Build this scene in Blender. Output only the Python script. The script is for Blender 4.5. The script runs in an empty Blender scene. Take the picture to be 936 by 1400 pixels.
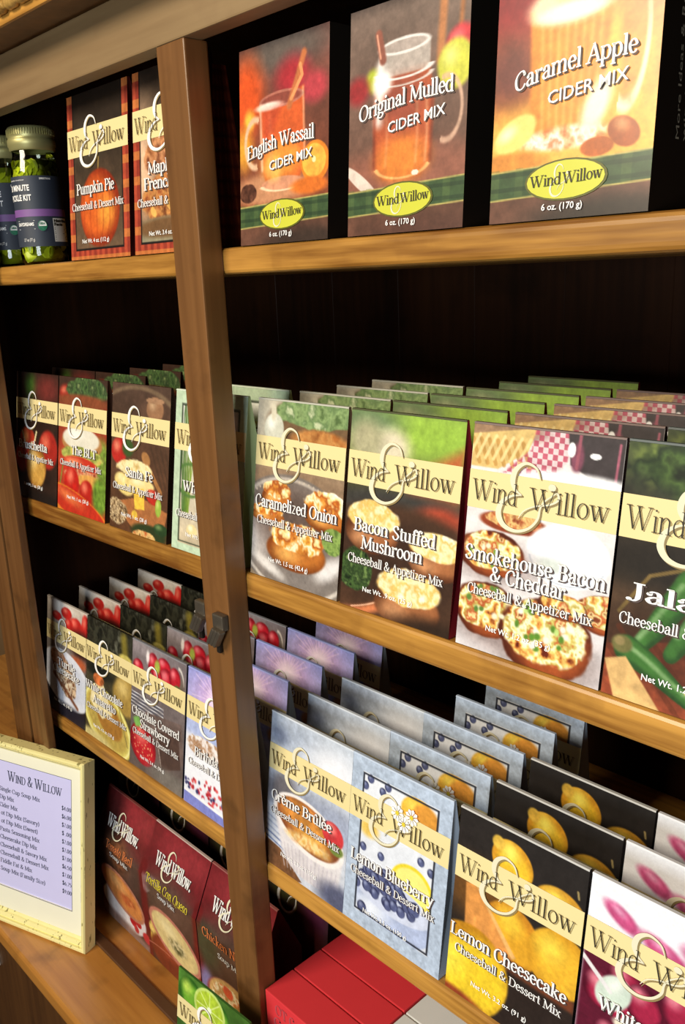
import bpy, bmesh, math, random
import numpy as np
from mathutils import Matrix, Vector

# ------------------------------------------------------------------ camera, world, lights, exposure
scene = bpy.context.scene
COL = scene.collection
R_CAM = ((0.6890805490552175, -0.16122315308393123, 0.7065232422386649),
         (0.7235583768450388, 0.20740035213737779, -0.6583679588426706),
         (-0.04038901101949372, 0.9648793649171729, 0.25956991148031827))
CAM_POS = Vector((0.4434, -0.3555, 0.3501))
cam_data = bpy.data.cameras.new('camera')
cam_data.sensor_width = 36.0
cam_data.lens = 36.0 * 1201.42 / 1400.0
cam_data.clip_start = 0.02
cam = bpy.data.objects.new('camera', cam_data)
cam.matrix_world = Matrix.Translation(CAM_POS) @ Matrix(R_CAM).to_4x4()
COL.objects.link(cam)
scene.camera = cam

scene.view_settings.view_transform = 'Standard'
scene.view_settings.look = 'None'
scene.view_settings.gamma = 1.0
scene.view_settings.use_curve_mapping = False
scene.view_settings.exposure = 0.0

world = bpy.data.worlds.new('shop_air')
world.use_nodes = True
world.node_tree.nodes['Background'].inputs[0].default_value = (1.0, 0.80, 0.60, 1)
world.node_tree.nodes['Background'].inputs[1].default_value = 0.05
scene.world = world

def area(name, loc, target, size, power, color):
    d = bpy.data.lights.new(name, 'AREA')
    d.shape = 'RECTANGLE'; d.size = size[0]; d.size_y = size[1]
    d.energy = power; d.color = color
    o = bpy.data.objects.new(name, d)
    o.location = loc
    o.rotation_euler = (Vector(target) - Vector(loc)).to_track_quat('-Z', 'Y').to_euler()
    COL.objects.link(o)
    return o
LIGHTS = [
    area('ceiling_lamp_light', (-0.30, -1.55, 1.10), (-0.05, 0.05, 0.0), (0.8, 0.5), 34.0, (1.0, 0.87, 0.68)),
    area('shop_window_light', (0.58, -1.30, 0.15), (0.24, 0.0, -0.14), (0.6, 0.5), 13.5, (0.84, 0.93, 1.0)),
]

# ------------------------------------------------------------------ small helpers
def lin(c):
    c = np.asarray(c, float) / 255.0
    return np.where(c <= 0.04045, c / 12.92, ((c + 0.055) / 1.055) ** 2.4)

def rgba(c):
    r = lin(c)
    return (float(r[0]), float(r[1]), float(r[2]), 1.0)

MATS = {}
def plain(name, col, rough=0.5, metal=0.0, spec=0.5, var=0.08, scale=60.0, coat=0.0, bump=0.0):
    """flat colour broken up by fine noise"""
    if name in MATS: return MATS[name]
    m = bpy.data.materials.new(name); m.use_nodes = True
    nt = m.node_tree; b = nt.nodes['Principled BSDF']
    tc = nt.nodes.new('ShaderNodeTexCoord')
    nz = nt.nodes.new('ShaderNodeTexNoise'); nz.inputs['Scale'].default_value = scale; nz.inputs['Detail'].default_value = 4
    nt.links.new(tc.outputs['Object'], nz.inputs['Vector'])
    mx = nt.nodes.new('ShaderNodeMix'); mx.data_type = 'RGBA'
    base = np.array(rgba(col)[:3])
    mx.inputs[6].default_value = (*(base * (1 - var)), 1); mx.inputs[7].default_value = (*np.minimum(1, base * (1 + var)), 1)
    nt.links.new(nz.outputs['Fac'], mx.inputs[0])
    nt.links.new(mx.outputs[2], b.inputs['Base Color'])
    b.inputs['Roughness'].default_value = rough; b.inputs['Metallic'].default_value = metal
    b.inputs['Specular IOR Level'].default_value = spec
    b.inputs['Coat Weight'].default_value = coat
    if bump:
        bp = nt.nodes.new('ShaderNodeBump'); bp.inputs['Strength'].default_value = bump; bp.inputs['Distance'].default_value = 0.001
        nt.links.new(nz.outputs['Fac'], bp.inputs['Height']); nt.links.new(bp.outputs['Normal'], b.inputs['Normal'])
    MATS[name] = m
    return m

def wood(name, c1, c2, axis=0, rough=0.35, scale=14.0, coat=0.25, stretch=0.06, dark=None):
    if name in MATS: return MATS[name]
    m = bpy.data.materials.new(name); m.use_nodes = True
    nt = m.node_tree; b = nt.nodes['Principled BSDF']; L = nt.links.new
    tc = nt.nodes.new('ShaderNodeTexCoord')
    mp = nt.nodes.new('ShaderNodeMapping')
    s = [1.0, 1.0, 1.0]; s[axis] = stretch
    mp.inputs['Scale'].default_value = s
    L(tc.outputs['Object'], mp.inputs['Vector'])
    n1 = nt.nodes.new('ShaderNodeTexNoise'); n1.inputs['Scale'].default_value = scale; n1.inputs['Detail'].default_value = 6; n1.inputs['Distortion'].default_value = 1.2
    L(mp.outputs['Vector'], n1.inputs['Vector'])
    n2 = nt.nodes.new('ShaderNodeTexNoise'); n2.inputs['Scale'].default_value = scale * 14; n2.inputs['Detail'].default_value = 3
    L(mp.outputs['Vector'], n2.inputs['Vector'])
    ad = nt.nodes.new('ShaderNodeMath'); ad.operation = 'MULTIPLY_ADD'
    L(n2.outputs['Fac'], ad.inputs[0]); ad.inputs[1].default_value = 0.6; L(n1.outputs['Fac'], ad.inputs[2])
    cr = nt.nodes.new('ShaderNodeValToRGB')
    cr.color_ramp.elements[0].position = 0.60; cr.color_ramp.elements[0].color = rgba(c1)
    cr.color_ramp.elements[1].position = 1.0; cr.color_ramp.elements[1].color = rgba(c2)
    L(ad.outputs[0], cr.inputs[0])
    # scattered dark wear
    n3 = nt.nodes.new('ShaderNodeTexNoise'); n3.inputs['Scale'].default_value = 22; n3.inputs['Detail'].default_value = 5
    L(tc.outputs['Object'], n3.inputs['Vector'])
    c3 = nt.nodes.new('ShaderNodeValToRGB'); c3.color_ramp.elements[0].position = 0.55; c3.color_ramp.elements[1].position = 0.74
    L(n3.outputs['Fac'], c3.inputs[0])
    mx = nt.nodes.new('ShaderNodeMix'); mx.data_type = 'RGBA'; mx.blend_type = 'MIX'
    k = nt.nodes.new('ShaderNodeMath'); k.operation = 'MULTIPLY'; k.inputs[1].default_value = 0.55
    L(c3.outputs[0], k.inputs[0]); L(k.outputs[0], mx.inputs[0]); L(cr.outputs[0], mx.inputs[6])
    mx.inputs[7].default_value = rgba(dark or [v * 0.55 for v in c1])
    L(mx.outputs[2], b.inputs['Base Color'])
    bp = nt.nodes.new('ShaderNodeBump'); bp.inputs['Strength'].default_value = 0.25; bp.inputs['Distance'].default_value = 0.0008
    L(ad.outputs[0], bp.inputs['Height']); L(bp.outputs['Normal'], b.inputs['Normal'])
    b.inputs['Roughness'].default_value = rough; b.inputs['Coat Weight'].default_value = coat; b.inputs['Coat Roughness'].default_value = 0.3
    MATS[name] = m
    return m

def print_mat():
    if 'printed_card' in MATS: return MATS['printed_card']
    m = bpy.data.materials.new('printed_card'); m.use_nodes = True
    nt = m.node_tree; b = nt.nodes['Principled BSDF']; L = nt.links.new
    at = nt.nodes.new('ShaderNodeAttribute'); at.attribute_name = 'ink'
    tc = nt.nodes.new('ShaderNodeTexCoord')
    nz = nt.nodes.new('ShaderNodeTexNoise'); nz.inputs['Scale'].default_value = 900; nz.inputs['Detail'].default_value = 2
    L(tc.outputs['Object'], nz.inputs['Vector'])
    mr = nt.nodes.new('ShaderNodeMapRange'); mr.inputs['To Min'].default_value = 0.90; mr.inputs['To Max'].default_value = 1.10
    L(nz.outputs['Fac'], mr.inputs['Value'])
    mx = nt.nodes.new('ShaderNodeMix'); mx.data_type = 'RGBA'; mx.blend_type = 'MULTIPLY'; mx.inputs[0].default_value = 1
    L(at.outputs['Color'], mx.inputs[6]); L(mr.outputs['Result'], mx.inputs[7])
    L(mx.outputs[2], b.inputs['Base Color'])
    b.inputs['Roughness'].default_value = 0.38
    b.inputs['Specular IOR Level'].default_value = 0.35
    b.inputs['Coat Weight'].default_value = 0.35; b.inputs['Coat Roughness'].default_value = 0.22
    MATS['printed_card'] = m
    return m

def link(name, me, mats, parent=None, smooth=False):
    for m in (mats if isinstance(mats, (list, tuple)) else [mats]): me.materials.append(m)
    if smooth:
        me.polygons.foreach_set('use_smooth', [True] * len(me.polygons))
    o = bpy.data.objects.new(name, me)
    COL.objects.link(o)
    if parent is not None: o.parent = parent
    return o

def mesh_from(name, verts, faces, midx=None):
    me = bpy.data.meshes.new(name)
    me.from_pydata([tuple(map(float, v)) for v in verts], [], [tuple(f) for f in faces])
    if midx is not None: me.polygons.foreach_set('material_index', midx)
    me.update()
    return me

def box_bm(bm, lo, hi, bevel=0.0, seg=2):
    r = bmesh.ops.create_cube(bm, size=1.0)
    vs = r['verts']
    for v in vs:
        v.co = Vector(((lo[i] + hi[i]) / 2 + v.co[i] * (hi[i] - lo[i]) for i in range(3)))
    if bevel:
        es = list({e for v in vs for e in v.link_edges})
        bmesh.ops.bevel(bm, geom=es, offset=bevel, segments=seg, affect='EDGES', profile=0.6)
    return vs

def box_obj(name, lo, hi, mat, parent=None, bevel=0.0, seg=2, smooth=False):
    bm = bmesh.new(); box_bm(bm, lo, hi, bevel, seg)
    me = bpy.data.meshes.new(name); bm.to_mesh(me); bm.free()
    return link(name, me, mat, parent, smooth)

def lathe(name, prof, n, mat, parent=None, smooth=True):
    vs, fs = [], []
    for (r, z) in prof:
        for i in range(n):
            a = 2 * math.pi * i / n
            vs.append((r * math.cos(a), r * math.sin(a), z))
    for j in range(len(prof) - 1):
        for i in range(n):
            k = (i + 1) % n
            fs.append((j * n + i, j * n + k, (j + 1) * n + k, (j + 1) * n + i))
    return link(name, mesh_from(name, vs, fs), mat, parent, smooth)

def thing(o, label, cat, group=None):
    o['label'] = label; o['category'] = cat
    if group: o['group'] = group
    return o

def empty(name, loc, rz=0.0):
    o = bpy.data.objects.new(name, None); o.location = loc; o.rotation_euler[2] = rz
    o.empty_display_size = 0.02
    COL.objects.link(o)
    return o

# ------------------------------------------------------------------ serif pen lettering (own stroke alphabet; x-height 1)
def El(cx, cy, rx, ry, a0=0, a1=360, n=14):
    return [(cx + rx * math.cos(math.radians(a0 + (a1 - a0) * i / n)), cy + ry * math.sin(math.radians(a0 + (a1 - a0) * i / n))) for i in range(n + 1)]
def Cm(p, k=4):
    out = []
    q = [p[0]] + list(p) + [p[-1]]
    for i in range(1, len(q) - 2):
        for j in range(k):
            t = j / k
            out.append(tuple(0.5 * (2 * q[i][d] + (q[i + 1][d] - q[i - 1][d]) * t + (2 * q[i - 1][d] - 5 * q[i][d] + 4 * q[i + 1][d] - q[i + 2][d]) * t * t
                                    + (3 * q[i][d] - q[i - 1][d] - 3 * q[i + 1][d] + q[i + 2][d]) * t ** 3) for d in range(2)))
    out.append(tuple(p[-1]))
    return out
# glyph: (advance, strokes, serif bars (x, y, half width), dots)
_hump = lambda x0, x1: Cm([(x0, .66), (x0 + .18, .93), (x0 + .36, .99), (x1 - .02, .82), (x1, .6), (x1, 0)])
G = {
 'a': (.88, [Cm([(.16, .78), (.3, .98), (.5, .97), (.62, .75), (.62, .15), (.72, .0), (.84, .08)]), Cm([(.62, .6), (.3, .5), (.12, .27), (.25, .02), (.45, .04), (.62, .25)])], [], [(.18, .76)]),
 'b': (.98, [[(.2, 1.5), (.2, 0)], El(.5, .5, .34, .5, 150, -150)], [(.14, 1.5, .1)], []),
 'c': (.8, [Cm([(.68, .78), (.5, 1.0), (.25, .88), (.12, .5), (.25, .1), (.5, .0), (.72, .2)])], [], [(.64, .78)]),
 'd': (.98, [[(.74, 1.5), (.74, 0)], El(.44, .5, .34, .5, 30, 330)], [(.68, 1.5, .1), (.8, 0, .1)], []),
 'e': (.82, [Cm([(.14, .54), (.68, .58), (.62, .86), (.42, 1.0), (.2, .85), (.12, .5), (.24, .12), (.48, .0), (.72, .2)])], [], []),
 'f': (.56, [Cm([(.6, 1.42), (.45, 1.52), (.3, 1.4), (.26, 1.15), (.26, 0)]), [(.05, .97), (.52, .97)]], [(.26, 0, .18)], [(.58, 1.4)]),
 'g': (.88, [El(.4, .62, .26, .37), Cm([(.25, .3), (.14, .12), (.35, .03), (.65, -.02), (.74, -.22), (.5, -.44), (.2, -.4), (.1, -.2), (.3, -.02)]), Cm([(.6, .88), (.72, 1.02), (.86, .98)])], [], []),
 'h': (1.02, [[(.2, 1.5), (.2, 0)], _hump(.2, .78)], [(.14, 1.5, .1), (.2, 0, .16), (.78, 0, .16)], []),
 'i': (.46, [[(.22, .98), (.22, 0)]], [(.16, .97, .1), (.22, 0, .17)], [(.22, 1.34)]),
 'k': (.98, [[(.2, 1.5), (.2, 0)], [(.2, .42), (.72, .97)], [(.4, .6), (.82, 0)]], [(.14, 1.5, .1), (.2, 0, .16), (.7, .97, .14), (.82, 0, .15)], []),
 'l': (.46, [[(.22, 1.5), (.22, 0)]], [(.16, 1.5, .1), (.22, 0, .17)], []),
 'm': (1.56, [[(.2, .98), (.2, 0)], _hump(.2, .76), _hump(.76, 1.32)], [(.14, .97, .1), (.2, 0, .15), (.76, 0, .15), (1.32, 0, .15)], []),
 'n': (1.02, [[(.2, .98), (.2, 0)], _hump(.2, .78)], [(.14, .97, .1), (.2, 0, .16), (.78, 0, .16)], []),
 'o': (.9, [El(.45, .5, .34, .5)], [], []),
 'p': (.98, [[(.2, .98), (.2, -.5)], El(.5, .5, .34, .5, 150, -150)], [(.14, .97, .1), (.2, -.5, .16)], []),
 'q': (.98, [[(.74, .98), (.74, -.5)], El(.44, .5, .34, .5, 30, 330)], [(.74, -.5, .16)], []),
 'r': (.72, [[(.2, .98), (.2, 0)], Cm([(.2, .62), (.36, .9), (.58, .96)])], [(.14, .97, .1), (.2, 0, .16)], [(.6, .9)]),
 's': (.7, [Cm([(.56, .76), (.45, .98), (.24, .96), (.13, .76), (.28, .58), (.46, .46), (.58, .24), (.42, .02), (.2, .03), (.1, .24)])], [], []),
 't': (.58, [Cm([(.26, 1.32), (.26, .25), (.34, .04), (.56, .1)]), [(.05, .97), (.52, .97)]], [], []),
 'u': (1.0, [Cm([(.2, .98), (.2, .3), (.32, .04), (.55, .06), (.74, .3)]), [(.74, .98), (.74, 0)]], [(.14, .97, .1), (.7, .97, .1), (.8, 0, .1)], []),
 'v': (.88, [[(.14, .97), (.44, 0)], [(.44, 0), (.74, .97)]], [(.14, .97, .16), (.74, .97, .13)], []),
 'w': (1.3, [[(.14, .97), (.4, 0)], [(.4, 0), (.66, .97)], [(.62, .97), (.9, 0)], [(.9, 0), (1.16, .97)]], [(.14, .97, .16), (.64, .97, .12), (1.16, .97, .12)], []),
 'x': (.86, [[(.14, .97), (.72, 0)], [(.72, .97), (.14, 0)]], [(.14, .97, .13), (.72, .97, .13), (.14, 0, .13), (.72, 0, .13)], []),
 'y': (.88, [[(.14, .97), (.46, .05)], Cm([(.76, .97), (.46, .05), (.3, -.4), (.1, -.44)])], [(.14, .97, .15), (.76, .97, .12)], [(.12, -.4)]),
 'z': (.8, [[(.12, .95), (.66, .95)], [(.66, .95), (.12, .04)], [(.12, .04), (.68, .04)]], [], []),
 'A': (1.2, [[(.1, 0), (.6, 1.45)], [(.56, 1.45), (1.06, 0)], [(.3, .5), (.86, .5)]], [(.1, 0, .16), (1.06, 0, .18)], []),
 'B': (1.1, [[(.25, 1.42), (.25, 0)], Cm([(.25, 1.42), (.65, 1.4), (.88, 1.1), (.65, .8), (.25, .76)]), Cm([(.25, .76), (.75, .74), (.98, .4), (.72, .03), (.25, 0)])], [(.16, 1.42, .12), (.16, 0, .12)], []),
 'C': (1.15, [Cm([(1.0, 1.12), (.8, 1.42), (.5, 1.42), (.2, 1.15), (.12, .7), (.25, .2), (.6, -.02), (.9, .1), (1.04, .35)])], [], [(.96, 1.14)]),
 'D': (1.3, [[(.25, 1.42), (.25, 0)], Cm([(.25, 1.42), (.75, 1.38), (1.12, 1.1), (1.16, .65), (1.0, .2), (.7, .02), (.25, 0)])], [(.16, 1.42, .12), (.16, 0, .12)], []),
 'E': (1.05, [[(.25, 1.42), (.25, 0)], [(.2, 1.42), (.9, 1.42)], [(.25, .75), (.7, .75)], [(.2, .02), (.95, .02)], [(.9, 1.42), (.92, 1.15)], [(.95, .02), (.98, .32)]], [(.16, 1.42, .1), (.16, 0, .1)], []),
 'F': (1.0, [[(.25, 1.42), (.25, 0)], [(.2, 1.42), (.9, 1.42)], [(.25, .75), (.7, .75)], [(.9, 1.42), (.92, 1.15)]], [(.16, 1.42, .1), (.25, 0, .2)], []),
 'J': (.8, [Cm([(.5, 1.42), (.5, .3), (.35, -.1), (.08, -.12)])], [(.5, 1.42, .2)], [(.1, -.04)]),
 'K': (1.2, [[(.25, 1.42), (.25, 0)], [(.25, .55), (.95, 1.4)], [(.48, .8), (1.0, 0)]], [(.25, 1.42, .18), (.25, 0, .18), (.95, 1.42, .15), (1.05, 0, .16)], []),
 'L': (1.05, [[(.25, 1.42), (.25, 0)], [(.2, .02), (.92, .02)], [(.92, .02), (.96, .34)]], [(.25, 1.42, .2), (.16, 0, .1)], []),
 'I': (.55, [[(.27, 1.42), (.27, 0)]], [(.27, 1.42, .2), (.27, 0, .2)], []),
 'M': (1.6, [[(.25, 1.42), (.2, 0)], [(.25, 1.42), (.76, .1)], [(.76, .1), (1.3, 1.42)], [(1.3, 1.42), (1.36, 0)]], [(.18, 1.42, .12), (1.36, 1.42, .12), (.2, 0, .16), (1.36, 0, .18)], []),
 'N': (1.35, [[(.22, 1.42), (.22, 0)], [(.22, 1.42), (1.1, 0)], [(1.1, 1.42), (1.1, 0)]], [(.15, 1.42, .14), (1.1, 1.42, .17), (.22, 0, .17)], []),
 'O': (1.35, [El(.66, .71, .54, .73, n=20)], [], []),
 'P': (1.05, [[(.25, 1.42), (.25, 0)], Cm([(.25, 1.42), (.7, 1.4), (.95, 1.06), (.7, .7), (.25, .66)])], [(.16, 1.42, .12), (.25, 0, .2)], []),
 'Q': (1.35, [El(.66, .71, .54, .73, n=20), Cm([(.55, .1), (.9, -.2), (1.3, -.25)])], [], []),
 'S': (.95, [Cm([(.78, 1.1), (.62, 1.42), (.34, 1.4), (.16, 1.1), (.36, .82), (.64, .62), (.82, .34), (.62, .02), (.3, .0), (.12, .32)])], [], []),
 'T': (1.2, [[(.6, 1.42), (.6, 0)], [(.1, 1.42), (1.1, 1.42)], [(.1, 1.42), (.06, 1.1)], [(1.1, 1.42), (1.14, 1.1)]], [(.6, 0, .2)], []),
 'W': (1.95, [[(.14, 1.45), (.56, 0)], [(.56, 0), (.98, 1.45)], [(.84, 1.45), (1.3, 0)], [(1.3, 0), (1.74, 1.45)]], [(.14, 1.45, .2), (.92, 1.45, .2), (1.74, 1.45, .18)], []),
 'Z': (1.1, [[(.15, 1.4), (.95, 1.4)], [(.95, 1.4), (.12, .02)], [(.12, .02), (1.0, .02)]], [], []),
 '&': (1.3, [Cm([(1.15, .75), (.95, .3), (.6, .0), (.25, .08), (.14, .4), (.35, .7), (.7, .98), (.74, 1.25), (.54, 1.44), (.32, 1.28), (.36, 1.0), (.7, .4), (.95, .08), (1.2, .02)])], [], []),
 '$': (.8, [Cm([(.66, 1.1), (.5, 1.36), (.26, 1.3), (.14, 1.06), (.34, .8), (.58, .58), (.68, .32), (.5, .06), (.24, .06), (.1, .3)]), [(.4, 1.55), (.4, -.12)]], [], []),
 '.': (.36, [], [], [(.17, .07)]), ',': (.36, [[(.2, .05), (.1, -.25)]], [], [(.17, .07)]),
 '(': (.5, [Cm([(.42, 1.5), (.18, 1.05), (.18, .2), (.42, -.25)])], [], []), ')': (.5, [Cm([(.1, 1.5), (.34, 1.05), (.34, .2), (.1, -.25)])], [], []),
 ' ': (.5, [], [], []),
}
def _acc(base, extra):
    a, s, b, d = G[base]; G_new = (a, s + extra, b, d); return G_new
G['è'] = _acc('e', [[(.28, 1.42), (.5, 1.14)]]); G['é'] = _acc('e', [[(.58, 1.42), (.36, 1.14)]]); G['û'] = _acc('u', [[(.28, 1.15), (.48, 1.4)], [(.48, 1.4), (.68, 1.15)]])
G['ñ'] = _acc('n', [Cm([(.28, 1.2), (.42, 1.34), (.6, 1.2), (.76, 1.32)])])
for k_, src_ in zip('0123456789', ['O', None, None, None, None, None, None, None, None, None]):
    pass
G['0'] = (.9, [El(.45, .65, .3, .66)], [], []); G['5'] = (.85, [[(.68, 1.28), (.24, 1.28)], Cm([(.24, 1.28), (.2, .75), (.5, .82), (.7, .45), (.5, .02), (.15, .1)])], [], [])
G['4'] = (.9, [[(.58, 1.3), (.58, 0)], [(.58, 1.3), (.1, .4)], [(.1, .4), (.82, .4)]], [], []); G['6'] = (.85, [Cm([(.64, 1.25), (.3, 1.0), (.16, .45), (.4, .0), (.7, .38), (.45, .75), (.2, .5)])], [], [])
G['7'] = (.8, [[(.12, 1.28), (.7, 1.28)], [(.7, 1.28), (.3, 0)]], [], []); G['9'] = (.85, [Cm([(.2, .05), (.56, .35), (.7, .9), (.45, 1.3), (.15, .95), (.42, .6), (.66, .85)])], [], [])

def pen_text(text, thick=.16, thin=.06, slant=0.0, track=0.0, smallcaps=False):
    """-> list of convex polygons (2-D) and the total width, baseline at 0"""
    polys = []; x = 0.0
    for ch in text:
        sc = 1.0
        if smallcaps and ch.islower(): ch = ch.upper(); sc = 0.78
        adv, strokes, serifs, dots = G.get(ch, G[' '])
        for s in strokes:
            n = len(s); L_, R_ = [], []
            for i in range(n):
                a = s[max(0, i - 1)]; b = s[min(n - 1, i + 1)]
                dx, dy = b[0] - a[0], b[1] - a[1]; d = math.hypot(dx, dy) or 1e-9
                dx /= d; dy /= d
                w = thin + (thick - thin) * (abs(dy) ** 1.3 if dx * dy <= 0.02 or n > 2 else abs(dy) * 0.15)
                if n > 2 and dx * dy > 0.25: w = thin + (w - thin) * 0.55
                L_.append((x + sc * (s[i][0] - dy * w / 2), sc * (s[i][1] + dx * w / 2))); R_.append((x + sc * (s[i][0] + dy * w / 2), sc * (s[i][1] - dx * w / 2)))
            for i in range(n - 1):
                polys.append([L_[i], L_[i + 1], R_[i + 1], R_[i]])
        h = thin * 0.55
        for (sx, sy, hw) in serifs:
            hw = hw + thick * 0.25
            polys.append([(x + sc * (sx - hw), sc * (sy - h)), (x + sc * (sx + hw), sc * (sy - h)), (x + sc * (sx + hw), sc * (sy + h)), (x + sc * (sx - hw), sc * (sy + h))])
        for (sx, sy) in dots:
            r = thick * 0.62
            polys.append([(x + sc * (sx + r * math.cos(t)), sc * (sy + r * math.sin(t))) for t in [i * math.pi / 4 for i in range(8)]])
        x += adv * sc + track
    if slant: polys = [[(px + py * slant, py) for px, py in p] for p in polys]
    return polys, max(x, 1e-6)

_sans_cache = {}
def sans_text(text, bold=0.0):
    """built-in sans face as polygons, cap height about 1"""
    key = (text, bold)
    if key in _sans_cache: return _sans_cache[key]
    c = bpy.data.curves.new('tmp_text', 'FONT'); c.body = text; c.size = 1.0; c.resolution_u = 2; c.fill_mode = 'FRONT'; c.offset = bold
    o = bpy.data.objects.new('tmp_text', c); COL.objects.link(o)
    dg = bpy.context.evaluated_depsgraph_get(); dg.update()
    me = bpy.data.meshes.new_from_object(o.evaluated_get(dg))
    k = 1 / 0.72
    polys = [[(me.vertices[i].co.x * k, me.vertices[i].co.y * k) for i in p.vertices] for p in me.polygons]
    w = max((p[0] for q in polys for p in q), default=1)
    bpy.data.objects.remove(o); bpy.data.curves.remove(c); bpy.data.meshes.remove(me)
    _sans_cache[key] = (polys, w)
    return polys, w

def fit(tp, u0, u1, vb, vh, arc=0.0, rise=0.0, unit=1.0):
    """place text polygons in panel uv (v downward); unit = height of the tallest stroke"""
    polys, w = tp
    out = []
    for p in polys:
        q = []
        for (x, y) in p:
            t = x / w
            q.append((u0 + (u1 - u0) * t, vb - y / unit * vh - rise * t - arc * (1 - (2 * t - 1) ** 2)))
        out.append(q)
    return out

def ring(cx, cy, rx, ry, t, n=32):
    out = []
    for i in range(n):
        a, b = 2 * math.pi * i / n, 2 * math.pi * (i + 1) / n
        out.append([(cx + rx * math.cos(a), cy + ry * math.sin(a)), (cx + rx * math.cos(b), cy + ry * math.sin(b)),
                    (cx + (rx - t) * math.cos(b), cy + (ry - t) * math.sin(b)), (cx + (rx - t) * math.cos(a), cy + (ry - t) * math.sin(a))])
    return out

def var_stroke(pts, ws, k=6):
    c = Cm(pts, k); w = Cm([(a, 0) for a in ws], k)
    L_, R_ = [], []
    for i in range(len(c)):
        a = c[max(0, i - 1)]; b = c[min(len(c) - 1, i + 1)]
        dx, dy = b[0] - a[0], b[1] - a[1]; d = math.hypot(dx, dy) or 1
        dx /= d; dy /= d; h = max(0.5, w[i][0]) / 2
        L_.append((c[i][0] - dy * h, c[i][1] + dx * h)); R_.append((c[i][0] + dy * h, c[i][1] - dx * h))
    return [[L_[i], L_[i + 1], R_[i + 1], R_[i]] for i in range(len(c) - 1)]

def amp_polys(cu, cv, su, sv):
    """the big curling ampersand, traced in a 220 x 275 box centred on (380, 500)"""
    P = var_stroke([(420, 420), (402, 382), (362, 368), (328, 396), (318, 440), (330, 476), (358, 494)], [3, 8, 12, 18, 20, 12, 4])
    P += var_stroke([(358, 494), (318, 504), (284, 534), (274, 582), (298, 624), (346, 638), (394, 618), (424, 576), (430, 532), (446, 500), (486, 462)], [4, 9, 17, 22, 19, 13, 10, 9, 7, 6, 4])
    P += var_stroke([(486, 462), (492, 488), (462, 512), (410, 528), (372, 552), (352, 586)], [7, 8, 7, 6, 5, 2])
    P.append([(466 + 14 * math.cos(t), 446 + 14 * math.sin(t)) for t in [i * math.pi / 6 for i in range(12)]])
    return [[(cu + (x - 380) / 220 * su, cv + (y - 500) / 275 * sv) for x, y in p] for p in P]

# ------------------------------------------------------------------ picture painter for the printed panels
def _hash(ix, iy, seed):
    h = (ix.astype(np.int64) * 374761393 + iy.astype(np.int64) * 668265263 + seed * 1442695041) & 0xFFFFFFFF
    h = ((h ^ (h >> 13)) * 1274126177) & 0xFFFFFFFF
    return ((h ^ (h >> 16)) & 0xFFFF) / 65535.0
def vnoise(x, y, f, seed=0):
    x = x * f + 100; y = y * f + 100
    ix, iy = np.floor(x), np.floor(y); fx, fy = x - ix, y - iy
    fx = fx * fx * (3 - 2 * fx); fy = fy * fy * (3 - 2 * fy)
    a, b, c, d = _hash(ix, iy, seed), _hash(ix + 1, iy, seed), _hash(ix, iy + 1, seed), _hash(ix + 1, iy + 1, seed)
    return (a * (1 - fx) + b * fx) * (1 - fy) + (c * (1 - fx) + d * fx) * fy
def fbm(x, y, f, seed=0, o=3):
    s = 0; a = 0.5; t = 0
    for i in range(o):
        s = s + a * vnoise(x, y, f * 2 ** i, seed + i * 17); t += a; a *= .55
    return s / t
def sstep(a, b, x):
    t = np.clip((x - a) / (b - a + 1e-9), 0, 1); return t * t * (3 - 2 * t)

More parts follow.
